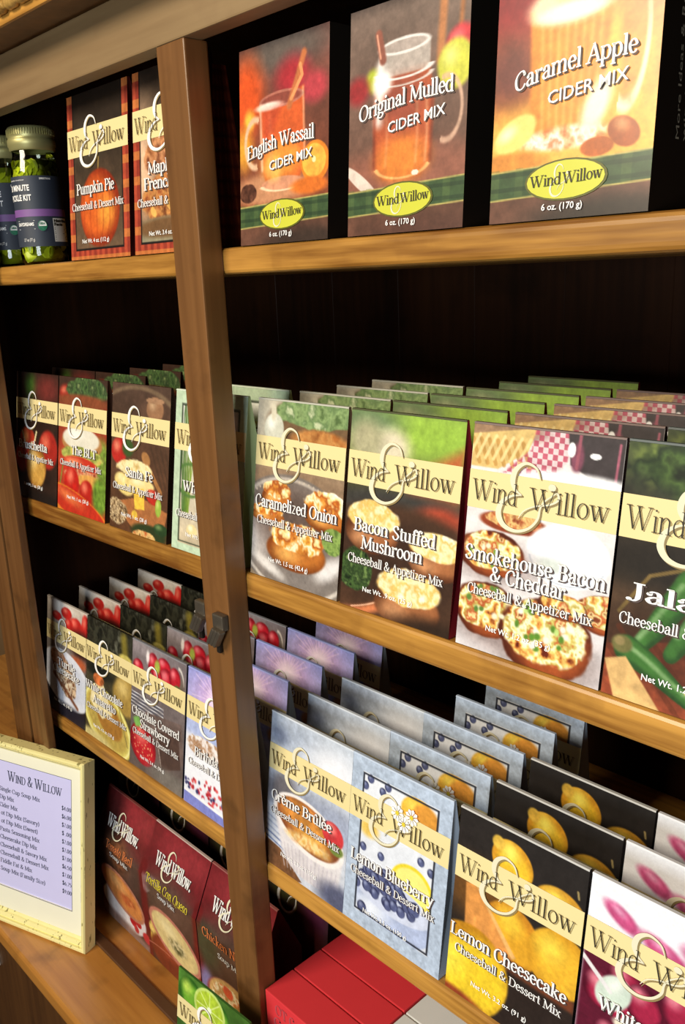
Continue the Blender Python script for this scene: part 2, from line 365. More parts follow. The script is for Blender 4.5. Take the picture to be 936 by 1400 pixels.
class Art:
    """panel picture: u 0..1 left to right, v 0..1 top to bottom, r = height / width"""
    def __init__(s, nu, nv, r=1.38):
        s.nu, s.nv, s.r = nu, nv, r
        U, V = np.meshgrid(np.linspace(0, 1, nu + 1), np.linspace(0, 1, nv + 1))
        s.u, s.v = U.ravel(), V.ravel(); s.y = s.v * r
        s.c = np.zeros((s.u.size, 3)) + 40.0
        s.seed = 1; s.clip = None
    def n(s, f, o=3):
        s.seed += 7; return fbm(s.u, s.y, f, s.seed, o)
    def put(s, col, m):
        if s.clip is not None: m = m * s.clip
        s.c += (np.asarray(col, float) - s.c) * m[:, None]
    def grad(s, c0, c1, v0=0, v1=1):
        t = np.clip((s.v - v0) / (v1 - v0), 0, 1)[:, None]
        s.put(np.asarray(c0, float) * (1 - t) + np.asarray(c1, float) * t, np.ones_like(s.u))
    def mott(s, amp, f=6):
        s.c *= (1 + amp * (s.n(f)[:, None] - .5) * 2)
    def e(s, cx, cy, rx, ry, col, soft=.12, rot=0, hi=None, at=(-.3, -.35), dark=None, wob=0, f=8, tex=0, tf=25, a=1.0, clipv=None):
        ca, sa = math.cos(math.radians(rot)), math.sin(math.radians(rot))
        dx, dy = s.u - cx, (s.v - cy) * s.r
        X = (dx * ca + dy * sa) / rx; Y = (-dx * sa + dy * ca) / (ry * s.r)
        d = np.sqrt(X * X + Y * Y)
        if wob: d = d + wob * (s.n(f) - .5) * 2
        m = sstep(1 + soft, 1 - soft, d) * a
        if clipv is not None: m = m * ((s.v > clipv[0]) & (s.v < clipv[1]))
        if m.max() <= 0: return d
        C = np.zeros_like(s.c) + np.asarray(col, float)
        if dark is not None: C += (np.asarray(dark, float) - C) * sstep(.55, 1.05, np.sqrt((X + at[0] * .5) ** 2 + (Y + at[1] * .5) ** 2))[:, None]
        if hi is not None: C += (np.asarray(hi, float) - C) * sstep(.75, 0, np.sqrt((X - at[0]) ** 2 + (Y - at[1]) ** 2))[:, None]
        if tex: C *= (1 + tex * (s.n(tf)[:, None] - .5) * 2)
        s.put(C, m)
        return d
    def crumb(s, cx, cy, rx, ry, cols, rot=0, f=14, wob=.15, soft=.06, seedshift=0):
        ca, sa = math.cos(math.radians(rot)), math.sin(math.radians(rot))
        dx, dy = s.u - cx, (s.v - cy) * s.r
        X = (dx * ca + dy * sa) / rx; Y = (-dx * sa + dy * ca) / (ry * s.r)
        d = np.sqrt(X * X + Y * Y) + wob * (s.n(10) - .5) * 2
        t = np.clip((s.n(f, 4) - .22) / .56, 0, .999) * (len(cols) - 1)
        i = np.floor(t).astype(int); k = (t - i)[:, None]; cols = np.asarray(cols, float)
        s.put(cols[i] * (1 - k) + cols[np.minimum(i + 1, len(cols) - 1)] * k, sstep(1 + soft, 1 - soft, d))
    def poly(s, pts, col, soft=.006, tex=0, tf=20, a=1.0, stretch=None):
        P = [(x, y * s.r) for x, y in pts]; n = len(P)
        ins = np.zeros(s.u.size, bool); dm = np.full(s.u.size, 9.0)
        for i in range(n):
            x0, y0 = P[i]; x1, y1 = P[(i + 1) % n]
            if y0 != y1:
                ins ^= ((y0 > s.y) != (y1 > s.y)) & (s.u < (x1 - x0) * (s.y - y0) / (y1 - y0) + x0)
            ex, ey = x1 - x0, y1 - y0; t = np.clip(((s.u - x0) * ex + (s.y - y0) * ey) / (ex * ex + ey * ey + 1e-12), 0, 1)
            dm = np.minimum(dm, np.hypot(s.u - x0 - t * ex, s.y - y0 - t * ey))
        m = sstep(-soft, soft, np.where(ins, dm, -dm)) * a
        C = np.zeros_like(s.c) + np.asarray(col, float)
        if tex: C *= (1 + tex * (s.n(tf)[:, None] - .5) * 2)
        s.put(C, m)
    def line(s, pts, w, col, soft=.004, a=1.0):
        dm = np.full(s.u.size, 9.0)
        for (x0, y0), (x1, y1) in zip(pts, pts[1:]):
            y0 *= s.r; y1 *= s.r; ex, ey = x1 - x0, y1 - y0
            t = np.clip(((s.u - x0) * ex + (s.y - y0) * ey) / (ex * ex + ey * ey + 1e-12), 0, 1)
            dm = np.minimum(dm, np.hypot(s.u - x0 - t * ex, s.y - y0 - t * ey))
        s.put(col, sstep(w / 2 + soft, w / 2 - soft, dm) * a)
    def arc(s, cx, cy, rx, ry, t, col, soft=.08, a0=0, a1=360, rot=0, a=1.0):
        ca, sa = math.cos(math.radians(rot)), math.sin(math.radians(rot))
        dx, dy = s.u - cx, (s.v - cy) * s.r
        X = (dx * ca + dy * sa) / rx; Y = (-dx * sa + dy * ca) / (ry * s.r)
        d = np.abs(np.hypot(X, Y) - 1); an = np.degrees(np.arctan2(Y, X)) % 360
        ok = (an >= a0) & (an <= a1) if a1 <= 360 else ((an >= a0) | (an <= a1 - 360))
        s.put(col, sstep(t + t * soft * 8, t * .3, d) * ok * a)
    def specks(s, cx, cy, rx, ry, cols, n, r=.012, rng=3, jr=.5):
        R_ = random.Random(rng)
        for i in range(n):
            a = R_.random() * 6.283; q = math.sqrt(R_.random())
            s.e(cx + rx * q * math.cos(a), cy + ry * q * math.sin(a), r * (1 + jr * (R_.random() - .5)), r * (1 + jr * (R_.random() - .5)) / s.r, R_.choice(cols), soft=.5)
    def frame(s, m, col, inner_line=(40, 42, 40), tex=.06, tf=40, lw=.012):
        u0, u1, v0, v1 = m
        d = np.minimum(np.minimum(s.u - u0, u1 - s.u), np.minimum(s.v - v0, v1 - s.v) * s.r)
        C = np.zeros_like(s.c) + np.asarray(col, float)
        C *= (1 + tex * (s.n(tf)[:, None] - .5) * 2)
        s.put(C, (d < 0).astype(float))
        s.put(inner_line, sstep(lw, lw * .4, np.abs(d - lw)))
    def plaid(s, m, c0, c1, c2):
        u0, u1, v0, v1 = m
        d = np.minimum(np.minimum(s.u - u0, u1 - s.u), np.minimum(s.v - v0, v1 - s.v) * s.r)
        a = (np.floor(s.u * 22) % 2)[:, None]; b = (np.floor(s.y * 16) % 3 == 0)[:, None]
        C = np.asarray(c0, float) * (1 - a * .5) + np.asarray(c1, float) * a * .5
        C = C + (np.asarray(c2, float) - C) * b * .55
        s.put(C, (d < 0).astype(float)); s.put((25, 20, 20), sstep(.012, .005, np.abs(d - .008)))
    def mesh(s, name, Pf):
        # photographic texture: fine tonal variation, slightly muted colour
        s.clip = None
        lum = s.c @ np.array([.3, .59, .11])
        s.c += (lum[:, None] - s.c) * .10
        amt = .11 * (1 - .75 * sstep(175, 245, lum))
        s.c *= (1 + amt * ((s.n(20, 4) - .5) * 2.2 + (s.n(55, 2) - .5) * 1.0))[:, None]
        me = bpy.data.meshes.new(name)
        nu, nv = s.nu, s.nv
        me.vertices.add(s.u.size)
        co = np.stack(Pf(s.u, s.v), 1).astype(np.float32)
        me.vertices.foreach_set('co', co.ravel())
        i = (np.arange(nv)[:, None] * (nu + 1) + np.arange(nu)[None, :]).ravel()
        f = np.stack([i, i + nu + 1, i + nu + 2, i + 1], 1)
        me.loops.add(f.size); me.polygons.add(len(f))
        me.polygons.foreach_set('loop_start', np.arange(0, f.size, 4, dtype=np.int32))
        me.loops.foreach_set('vertex_index', f.ravel().astype(np.int32))
        me.update(); me.validate()
        at = me.color_attributes.new('ink', 'FLOAT_COLOR', 'POINT')
        c = lin(np.clip(s.c, 0, 255)); at.data.foreach_set('color', np.concatenate([c, np.ones((len(c), 1))], 1).astype(np.float32).ravel())
        return me

# ------------------------------------------------------------------ pictures on the cartons
def art_pumpkin(s):
    s.grad((34, 26, 20), (120, 92, 66)); s.mott(.25, 5)
    s.e(.3, .3, .3, .12, (70, 62, 48), soft=.6)
    s.line([(.52, .40), (.50, .52)], .02, (150, 120, 60))
    s.e(.52, .70, .33, .235, (226, 96, 28), hi=(246, 160, 50), at=(.35, .1), dark=(150, 40, 14), soft=.05)
    for i, x in enumerate((.26, .36, .47, .58, .69, .78)):
        s.line([(.5 + (x - .52) * .5, .49), (x, .62), (x, .78), (.5 + (x - .52) * .6, .925)], .012, (172, 58, 20), soft=.015, a=.55)
    s.e(.5, .97, .6, .05, (112, 84, 60), soft=.5, a=.6)
    s.plaid((.09, .91, -.05, .945), (190, 70, 44), (120, 34, 28), (226, 150, 60))
def art_maple(s):
    s.grad((44, 34, 26), (110, 76, 50)); s.mott(.3, 5)
    s.e(.1, .5, .25, .3, (236, 190, 150), soft=.8)
    s.crumb(.45, .43, .3, .12, [(150, 82, 40), (220, 150, 96), (120, 60, 34)], rot=-20)
    s.e(.7, .43, .2, .07, (240, 206, 130), soft=.2, hi=(255, 240, 190))
    s.crumb(.55, .70, .45, .14, [(96, 44, 24), (170, 90, 44), (210, 140, 70), (120, 60, 30)])
    s.e(.5, .88, .62, .08, (150, 140, 110), soft=.15); s.e(.5, .86, .5, .055, (120, 84, 50), soft=.3)
    for x, y in ((.28, .77), (.62, .86), (.5, .74)): s.e(x, y, .05, .022, (236, 176, 84), rot=40, soft=.2)
    s.plaid((.09, .91, -.05, .945), (190, 70, 44), (120, 34, 28), (226, 150, 60))
def art_bruschetta(s):
    s.grad((52, 34, 26), (46, 28, 20)); s.mott(.3, 4)
    s.e(.35, .1, .12, .08, (70, 110, 34), soft=.8); s.e(.75, .12, .25, .1, (120, 46, 40), soft=.8)
    s.e(.28, .55, .2, .12, (206, 56, 30), soft=.15, hi=(250, 150, 70)); s.e(.78, .58, .22, .15, (176, 36, 26), soft=.12, hi=(240, 110, 80))
    s.e(.15, .68, .15, .12, (170, 34, 24), soft=.2, hi=(230, 100, 60))
    s.line([(.5, .46), (.42, .6)], .03, (232, 216, 160)); s.line([(.15, .47), (.25, .6), (.4, .55)], .03, (230, 220, 180))
    s.e(.5, .73, .24, .17, (214, 160, 66), soft=.08, hi=(246, 218, 140), dark=(140, 80, 24))
    for k in range(7): s.line([(.5, .58), (.33 + k * .055, .72), (.5, .9)], .006, (170, 112, 40), a=.6)
    s.grad_b = None; s.e(.5, 1.02, .8, .1, (30, 22, 18), soft=.4)
def art_blt(s):
    s.grad((150, 60, 40), (200, 60, 30)); s.mott(.2, 5)
    s.e(.5, .06, .8, .14, (66, 44, 34), soft=.3); s.e(.15, .12, .14, .06, (176, 40, 30), soft=.4, hi=(220, 110, 80))
    s.crumb(.60, .09, .42, .1, [(34, 56, 30), (84, 116, 60), (50, 70, 40), (130, 150, 90)], f=12)
    s.e(.5, .17, .55, .05, (140, 70, 40), soft=.3)
    s.e(.9, .62, .2, .2, (120, 150, 50), soft=.3, tex=.3)
    s.e(.5, .47, .42, .10, (190, 130, 70), soft=.06); s.e(.48, .44, .38, .085, (232, 226, 206), soft=.08, hi=(255, 252, 240))
    s.crumb(.5, .56, .44, .06, [(120, 130, 50), (196, 200, 90), (230, 190, 90)], f=16)
    s.e(.45, .64, .4, .07, (212, 50, 30), soft=.1, hi=(250, 140, 90)); s.crumb(.55, .71, .4, .05, [(150, 40, 24), (232, 170, 120), (190, 60, 40)], f=18)
    s.e(.7, .74, .3, .05, (226, 160, 70), soft=.1); s.e(.3, .78, .16, .12, (206, 28, 20), rot=20, hi=(250, 120, 90)); s.e(.62, .82, .14, .09, (190, 30, 20), hi=(240, 120, 90))
    s.e(.9, .82, .16, .14, (104, 140, 40), soft=.3, tex=.3); s.line([(.12, .62), (.05, .8)], .02, (120, 140, 50))
    s.e(.4, .97, .75, .13, (236, 130, 30), soft=.05, rot=12); s.e(.42, .95, .62, .1, (206, 46, 24), soft=.06, rot=12, hi=(240, 120, 60))
def art_santa(s):
    s.grad((84, 62, 50), (96, 58, 34)); s.mott(.2, 5)
    s.arc(.45, .3, .75, .28, .05, (120, 96, 72), a0=180, a1=360)
    s.e(.75, .15, .14, .08, (156, 110, 76), soft=.08, hi=(200, 160, 120)); s.e(.75, .095, .15, .02, (170, 126, 92), soft=.1)
    s.e(.14, .46, .14, .09, (196, 40, 32), hi=(240, 130, 100)); s.e(.3, .43, .1, .06, (60, 90, 40), soft=.3)
    for k in range(4): s.line([(.7 + k * .08, .4), (.9 + k * .06, .65)], .025, (70, 50, 36), a=.5)
    s.line([(.62, .5), (.88, .68)], .05, (170, 112, 60)); s.e(.62, .48, .08, .04, (176, 120, 66), rot=30)
    s.crumb(.42, .56, .3, .06, [(236, 214, 130), (250, 236, 180), (210, 170, 90)], f=12); s.e(.25, .68, .18, .07, (238, 210, 120), rot=15, hi=(252, 236, 170), tex=.1)
    s.e(.55, .66, .22, .05, (240, 216, 140), hi=(255, 240, 190))
    s.poly([(.05, .82), (.55, .74), (1, .80), (.95, .93), (.4, .96)], (176, 106, 56), tex=.12)
    s.poly([(.42, .70), (.6, .68), (.62, .82), (.45, .83)], (242, 196, 60), tex=.15); s.e(.45, .87, .05, .03, (236, 190, 60))
    s.e(.76, .72, .12, .05, (200, 44, 30), rot=8, hi=(240, 120, 90)); s.e(.85, .78, .05, .06, (150, 180, 60), hi=(200, 216, 110))
    s.crumb(.12, .88, .2, .09, [(60, 36, 20), (230, 200, 150), (90, 60, 30), (250, 230, 190)], f=26)
    s.e(.7, .97, .3, .06, (46, 60, 30), soft=.2); s.crumb(.62, 1.0, .2, .04, [(200, 90, 40), (240, 200, 120), (90, 40, 20)], f=20)
    s.e(.9, .92, .12, .04, (40, 66, 34), hi=(110, 140, 80))
def art_garlic(s):
    s.grad((222, 226, 220), (206, 186, 150)); s.mott(.08, 5)
    s.e(.85, .2, .12, .1, (196, 190, 196), hi=(250, 246, 250), soft=.2)
    for k in range(9): s.line([(.14 + k * .018, .1), (.12 + k * .02, .4), (.14 + k * .012, .75)], .014, (70 + k * 7, 110 + k * 6, 50))
    s.arc(.25, .55, .2, .1, .1, (86, 126, 60)); s.e(.5, .47, .12, .07, (214, 150, 150), soft=.3)
    s.e(.7, .56, .2, .08, (240, 220, 150), hi=(255, 246, 210)); s.e(.3, .86, .08, .04, (236, 214, 150), hi=(255, 246, 210))
    s.frame((.09, .91, .08, .95), (190, 214, 180), (56, 70, 50))
def art_onion(s):
    s.grad((176, 160, 132), (160, 138, 110)); s.mott(.1, 4)
    s.e(.1, .1, .2, .2, (198, 190, 168), soft=.8)
    s.e(.6, .12, .48, .13, (104, 72, 50), soft=.12); s.e(.62, .10, .44, .09, (120, 90, 60), soft=.1)
    s.crumb(.66, .06, .46, .075, [(84, 110, 60), (140, 168, 104), (104, 134, 80), (196, 206, 160)], f=13)
    s.crumb(.72, .2, .3, .06, [(176, 100, 40), (206, 140, 70), (150, 80, 30)], f=9, soft=.2)
    s.e(.2, .16, .115, .085, (206, 206, 186), soft=.08, hi=(244, 244, 234)); s.e(.19, .07, .03, .05, (214, 206, 180), soft=.4)
    s.grad_v = None; s.e(.5, .44, 1., .10, (150, 120, 92), soft=.6)
    s.e(.48, .74, .70, .34, (126, 116, 108), soft=.02, rot=6); s.e(.48, .73, .62, .29, (132, 122, 116), soft=.2, rot=6, hi=(226, 222, 220), at=(-.75, .25)); s.e(.9, .85, .16, .05, (232, 228, 226), soft=.6, rot=-30); s.e(.2, .92, .2, .03, (226, 220, 214), soft=.6, rot=20)
    s.arc(.48, .74, .665, .315, .02, (200, 190, 178), rot=6, soft=.2)
    for k in range(40):
        a = 3.14 + k * .082; s.e(.48 + .66 * math.cos(a), .74 + .315 * math.sin(a), .010, .007, (214, 200, 180), soft=.3)
    s.e(.45, .66, .46, .2, (88, 66, 56), soft=.5, a=.7)
    for cx, cy, rx, ry in ((.27, .50, .17, .075), (.84, .53, .24, .10), (.17, .62, .2, .05), (.52, .75, .33, .125)):
        s.e(cx, cy + ry * .5, rx * 1.02, ry * .85, (196, 110, 36), soft=.06, hi=(240, 170, 80), dark=(130, 60, 16), at=(-.3, .2))
        s.crumb(cx, cy - ry * .15, rx * .98, ry * .66, [(196, 96, 26), (240, 170, 50), (255, 246, 210), (232, 150, 50), (176, 80, 24), (250, 220, 140), (255, 252, 236)], f=8, wob=.25)
    s.crumb(.93, .70, .13, .07, [(60, 90, 36), (140, 170, 80), (90, 120, 50)], f=20)
    s.arc(.5, .92, .8, .12, .04, (226, 220, 216), a0=30, a1=150); s.arc(.48, .74, .8, .38, .02, (80, 70, 64), a0=40, a1=160)
def art_mushroom(s):
    s.grad((130, 160, 70), (60, 40, 26), 0, .6); s.mott(.12, 4)
    s.e(.75, .09, .45, .12, (150, 190, 60), soft=.7); s.e(.15, .06, .3, .08, (104, 130, 84), soft=.6); s.e(.38, .17, .17, .09, (226, 214, 180), soft=.5); s.e(.15, .15, .16, .1, (176, 170, 130), soft=.6)
    s.poly([(.6, .28), (1, .14), (1, .5), (.5, .5)], (206, 100, 50), soft=.06)
    s.e(.5, .46, .8, .1, (62, 60, 56), soft=.5); s.e(.85, .47, .2, .06, (190, 70, 44), soft=.5)
    s.e(.5, .8, .9, .36, (84, 54, 36), soft=.1); s.e(.5, .72, .8, .24, (64, 42, 30), soft=.4)
    s.arc(-.20, .62, .95, .42, .018, (216, 120, 70), a0=0, a1=80, soft=.5); s.arc(-.20, .62, .9, .40, .008, (240, 180, 140), a0=10, a1=70)
    s.crumb(.13, .80, .17, .11, [(24, 40, 20), (70, 100, 46), (40, 60, 30), (110, 140, 70)], f=22)
    for cx, cy, rx, ry in ((.26, .56, .25, .115), (.84, .63, .24, .10), (.62, .87, .29, .13)):
        s.e(cx, cy + ry * .35, rx, ry * .9, (168, 100, 56), soft=.06, dark=(96, 50, 26), hi=(206, 140, 90), at=(-.4, .3))
        s.crumb(cx, cy - ry * .35, rx * .96, ry * .68, [(244, 210, 120), (252, 240, 190), (238, 190, 90), (255, 250, 220)], f=12, wob=.12)
    s.e(.9, 1.02, .4, .08, (50, 34, 24), soft=.5)
def art_smoke(s):
    s.grad((236, 230, 226), (226, 222, 224)); s.mott(.04, 4)
    s.e(.15, .02, .34, .06, (150, 116, 86), soft=.3, tex=.2)
    s.poly([(.0, .05), (.45, .0), (.4, .1), (.2, .19), (.0, .19)], (222, 186, 110))
    for k in range(7): s.line([(.0 + k * .06, .07), (.06 + k * .06, .17)], .028, (196, 142, 66), a=.8); s.line([(.05 + k * .06, .05), (-.02 + k * .06, .15)], .02, (244, 220, 150), a=.8)
    g = ((np.floor(s.u * 30) + np.floor(s.y * 30)) % 2)
    old = s.clip; s.clip = g * .7 + .15
    s.poly([(.44, .0), (.68, .0), (.66, .12), (.58, .19), (.24, .2), (.42, .09)], (196, 70, 96), soft=.01); s.clip = old
    s.poly([(.65, .0), (1, .0), (1, .21), (.86, .19), (.68, .13)], (64, 56, 58)); s.e(.72, .1, .04, .06, (130, 70, 90), soft=.3)
    s.line([(.73, .0), (.72, .14)], .02, (160, 84, 100)); s.line([(.97, .03), (.96, .2)], .015, (170, 90, 110)); s.e(.83, .085, .035, .012, (240, 240, 240)); s.e(.68, .07, .025, .03, (250, 250, 250))
    s.e(.75, .25, .5, .09, (250, 250, 252), soft=.15)
    s.e(.34, .41, .24, .045, (150, 60, 30), soft=.1); s.crumb(.34, .40, .2, .035, [(190, 80, 40), (240, 200, 120), (150, 60, 30)], f=20)
    s.e(.15, .56, .3, .04, (210, 200, 200), soft=.8)
    s.e(.72, .50, .27, .13, (248, 250, 255), soft=.06); s.arc(.72, .5, .25, .12, .03, (206, 214, 226), a0=20, a1=170); s.e(.62, .55, .1, .03, (206, 214, 206), soft=.6)
    for cx, cy, rx, ry in ((.22, .59, .3, .10), (.24, .86, .3, .12), (.66, .93, .36, .12)): s.e(cx, cy, rx, ry, (150, 128, 124), soft=.5, a=.75)
    for cx, cy, rx, ry in ((.2, .55, .24, .095), (.2, .80, .23, .115), (.62, .85, .30, .155), (.98, .69, .17, .075), (.72, .70, .16, .05)):
        s.e(cx, cy + .012, rx * 1.05, ry * 1.06, (170, 76, 30), soft=.05, dark=(84, 30, 14), hi=(226, 130, 66), wob=.10, f=9)
        s.crumb(cx, cy, rx * .92, ry * .86, [(110, 34, 18), (214, 130, 50), (248, 214, 110), (255, 248, 214), (206, 190, 90), (196, 84, 40), (250, 226, 150), (130, 56, 26)], f=11, wob=.20)
    s.specks(.62, .82, .22, .1, [(90, 140, 40), (250, 240, 220), (190, 220, 120)], 22, .02, 5); s.specks(.2, .78, .16, .08, [(90, 130, 50), (245, 235, 200)], 12, .018, 6); s.specks(.2, .55, .16, .06, [(120, 160, 60), (245, 235, 200)], 10, .016, 8)
def art_jalapeno(s):
    s.grad((44, 52, 44), (96, 56, 34)); s.mott(.25, 5)
    s.crumb(.5, .08, .5, .12, [(24, 36, 20), (76, 104, 46), (30, 50, 26), (130, 150, 60)], f=7, soft=.4)
    s.e(.5, .45, .8, .1, (40, 34, 28), soft=.5); s.poly([(0, .8), (.5, .7), (.9, 1), (0, 1)], (160, 70, 40), tex=.2, tf=30)
    for k in range(4): s.line([(-.1 + k * .16, .72), (.3 + k * .16, 1.02)], .03, (112, 50, 26), a=.6)
    s.line([(.05, .66), (.2, .5), (.42, .44)], .02, (120, 96, 50))
    def pep(pts, w0, w1, n=26):
        c = Cm(pts, 8)
        for q, (x, y) in enumerate(c):
            t = q / (len(c) - 1); w = w0 + (w1 - w0) * t ** 1.6
            s.e(x, y, w, w / s.r, (40, 78, 34), soft=.12)
        for q, (x, y) in enumerate(c):
            t = q / (len(c) - 1); w = w0 + (w1 - w0) * t ** 1.6
            s.e(x - w * .12, y - w * .16, w * .72, w * .66 / s.r, (62, 116, 46), soft=.5, a=.6)
        for q, (x, y) in enumerate(c[3:-4]):
            s.e(x - w0 * .25, y - w0 * .28, w0 * .22, w0 * .16 / s.r, (176, 206, 150), soft=.9, a=.45)
    s.e(.5, .8, .5, .14, (60, 30, 20), soft=.6, a=.6)
    pep([(.66, .48), (.56, .56), (.46, .66), (.36, .78)], .085, .04); pep([(.95, .50), (.8, .56), (.62, .64), (.5, .78)], .10, .05)
    pep([(.42, .50), (.34, .60), (.24, .72), (.16, .80)], .075, .035); pep([(.12, .80), (.25, .84), (.42, .91), (.62, .99)], .075, .02)
    s.e(.09, .785, .06, .035, (116, 110, 60), soft=.2); s.e(.075, .775, .03, .018, (150, 130, 80), soft=.3)
    s.poly([(.0, .86), (.12, .83), (.4, 1.05), (.1, 1.05)], (226, 180, 110), tex=.1); s.poly([(.55, .83), (1.0, .78), (1.0, 1.0), (.8, 1.02)], (248, 232, 160), tex=.06)
    s.poly([(.6, .73), (1, .70), (1, .80), (.55, .84)], (240, 222, 140)); s.poly([(.45, .9), (.6, .86), (.85, 1.05), (.65, 1.05)], (236, 196, 130), tex=.1)
def art_turtle(s):
    s.grad((214, 200, 184), (38, 30, 34), 0, .9); s.mott(.08, 5)
    s.e(.35, .05, .3, .05, (236, 230, 222), soft=.5)
    for x, y, rx, ry in ((.5, .08, .13, .05), (.25, .14, .12, .04), (.72, .16, .17, .08), (.95, .12, .1, .1), (.55, .17, .1, .05)): s.e(x, y, rx, ry, (204, 34, 30), soft=.15, hi=(246, 110, 90), wob=.15)
    s.e(.85, .3, .3, .12, (60, 30, 24), soft=.4)
    s.e(.8, .46, .2, .05, (190, 90, 50), soft=.5)
    s.e(.5, .66, .62, .24, (226, 230, 242), soft=.03, rot=8); s.e(.5, .65, .5, .18, (206, 212, 230), soft=.3, rot=8)
    s.crumb(.45, .62, .36, .14, [(120, 70, 40), (240, 226, 196), (90, 50, 30), (236, 210, 170), (160, 90, 50)], rot=35, f=13)
    s.crumb(.3, .50, .2, .07, [(150, 90, 60), (220, 170, 130), (110, 60, 36)], f=22); s.line([(.2, .66), (.8, .86)], .04, (120, 66, 40), soft=.02)
    s.grad_x = None; s.e(.5, 1.0, .9, .12, (34, 32, 44), soft=.25)
def art_amaretto(s):
    s.grad((40, 40, 30), (90, 78, 50)); s.mott(.35, 7)
    s.crumb(.4, .1, .6, .14, [(22, 24, 18), (60, 60, 46), (30, 30, 22), (96, 96, 80)], f=9, soft=.5)
    s.line([(.82, .05), (.86, .2)], .12, (130, 116, 40), soft=.05); s.e(.86, .2, .13, .03, (206, 190, 90), soft=.3)
    s.e(.9, .5, .28, .16, (170, 136, 60), soft=.15, hi=(220, 190, 110)); s.e(.3, .42, .3, .06, (30, 32, 26), soft=.4)
    s.e(.5, .80, .56, .24, (222, 206, 96), soft=.03, rot=18); s.e(.5, .79, .47, .19, (188, 160, 70), soft=.1, rot=18); s.arc(.5, .8, .52, .22, .03, (244, 236, 150), rot=18)
    s.e(.55, .77, .3, .13, (168, 112, 40), soft=.1, rot=20, hi=(216, 164, 80)); s.poly([(.16, .55), (.4, .5), (.62, .72), (.4, .8), (.12, .7)], (236, 220, 166), tex=.15)
    s.e(.3, .49, .12, .05, (200, 104, 50), tex=.4); s.line([(.75, .62), (.95, .9)], .012, (120, 110, 60))
    s.e(.2, 1.0, .4, .06, (206, 190, 120), soft=.4)
def art_strawberry(s):
    s.grad((130, 118, 122), (96, 82, 76)); s.mott(.08, 4)
    s.e(.2, .02, .4, .08, (150, 138, 142), soft=.6)
    s.arc(.86, .18, .1, .12, .1, (214, 206, 200), a0=270, a1=360); s.e(.68, .2, .3, .12, (112, 96, 84), soft=.2)
    for x, y, rx, ry in ((.4, .12, .1, .08), (.6, .10, .12, .06), (.66, .2, .15, .09), (.8, .15, .1, .08), (.12, .2, .1, .06), (.48, .2, .09, .06)): s.e(x, y, rx, ry, (206, 26, 44), soft=.12, hi=(250, 120, 130), dark=(150, 14, 30))
    s.e(.48, .13, .05, .05, (170, 186, 70), soft=.4); s.e(.3, .09, .03, .05, (240, 230, 230), soft=.5); s.e(.85, .22, .06, .03, (90, 110, 50), soft=.3)
    for k in range(9): s.line([(0, .41 + k * .014), (.62, .43 + k * .014)], .008, (70, 84, 110) if k % 2 else (226, 230, 238), soft=.004)
    s.poly([(.28, .52), (.95, .46), (1, .75), (.6, .95), (.4, .7)], (112, 92, 86), tex=.1); s.poly([(.5, .62), (.9, .55), (.96, .8), (.6, .9)], (84, 62, 54), tex=.1); s.line([(.5, .62), (.62, .9)], .015, (170, 150, 140))
    s.e(.25, .79, .26, .155, (206, 30, 40), soft=.05, rot=20, hi=(250, 110, 100), dark=(140, 14, 26))
    s.specks(.25, .79, .2, .12, [(250, 170, 120)], 34, .008, 4); s.poly([(.05, .62), (.16, .58), (.22, .66), (.1, .68)], (120, 180, 80), soft=.02)
    s.e(.8, .95, .4, .08, (120, 112, 104), soft=.5)
def art_birthday(s):
    s.grad((150, 156, 226), (206, 196, 236), 0, .4); s.mott(.05, 5)
    s.e(.5, .16, .34, .16, (222, 170, 226), soft=.9, a=.8); s.e(.5, .16, .13, .08, (255, 240, 255), soft=.9)
    R_ = random.Random(4)
    for k in range(34):
        a = k * .185 + R_.random() * .1; q = .16 + R_.random() * .3; p = .04
        s.line([(.5 + p * math.cos(a), .16 + p * math.sin(a) / 1.4), (.5 + q * math.cos(a), .16 + q * math.sin(a) / 1.4)], .007, (255, 226, 250), soft=.008, a=.7)
    s.e(.5, .7, 1.0, .3, (236, 238, 250), soft=.1); s.e(.5, .42, .9, .06, (176, 190, 236), soft=.5)
    s.crumb(.35, .54, .34, .08, [(220, 190, 150), (252, 250, 250), (240, 230, 226), (180, 130, 90), (255, 255, 255)], f=10); s.e(.9, .42, .15, .07, (206, 150, 90), soft=.2)
    s.e(.35, .72, .4, .12, (244, 246, 255), soft=.3)
    s.specks(.5, .84, .5, .08, [(206, 40, 60), (60, 60, 110), (230, 90, 90), (255, 255, 255), (190, 40, 50)], 90, .02, 7)
    s.poly([(0, .91), (1, .95), (1, 1.05), (0, 1.05)], (128, 136, 216)); s.poly([(0, .895), (1, .935), (1, .955), (0, .915)], (250, 250, 255))
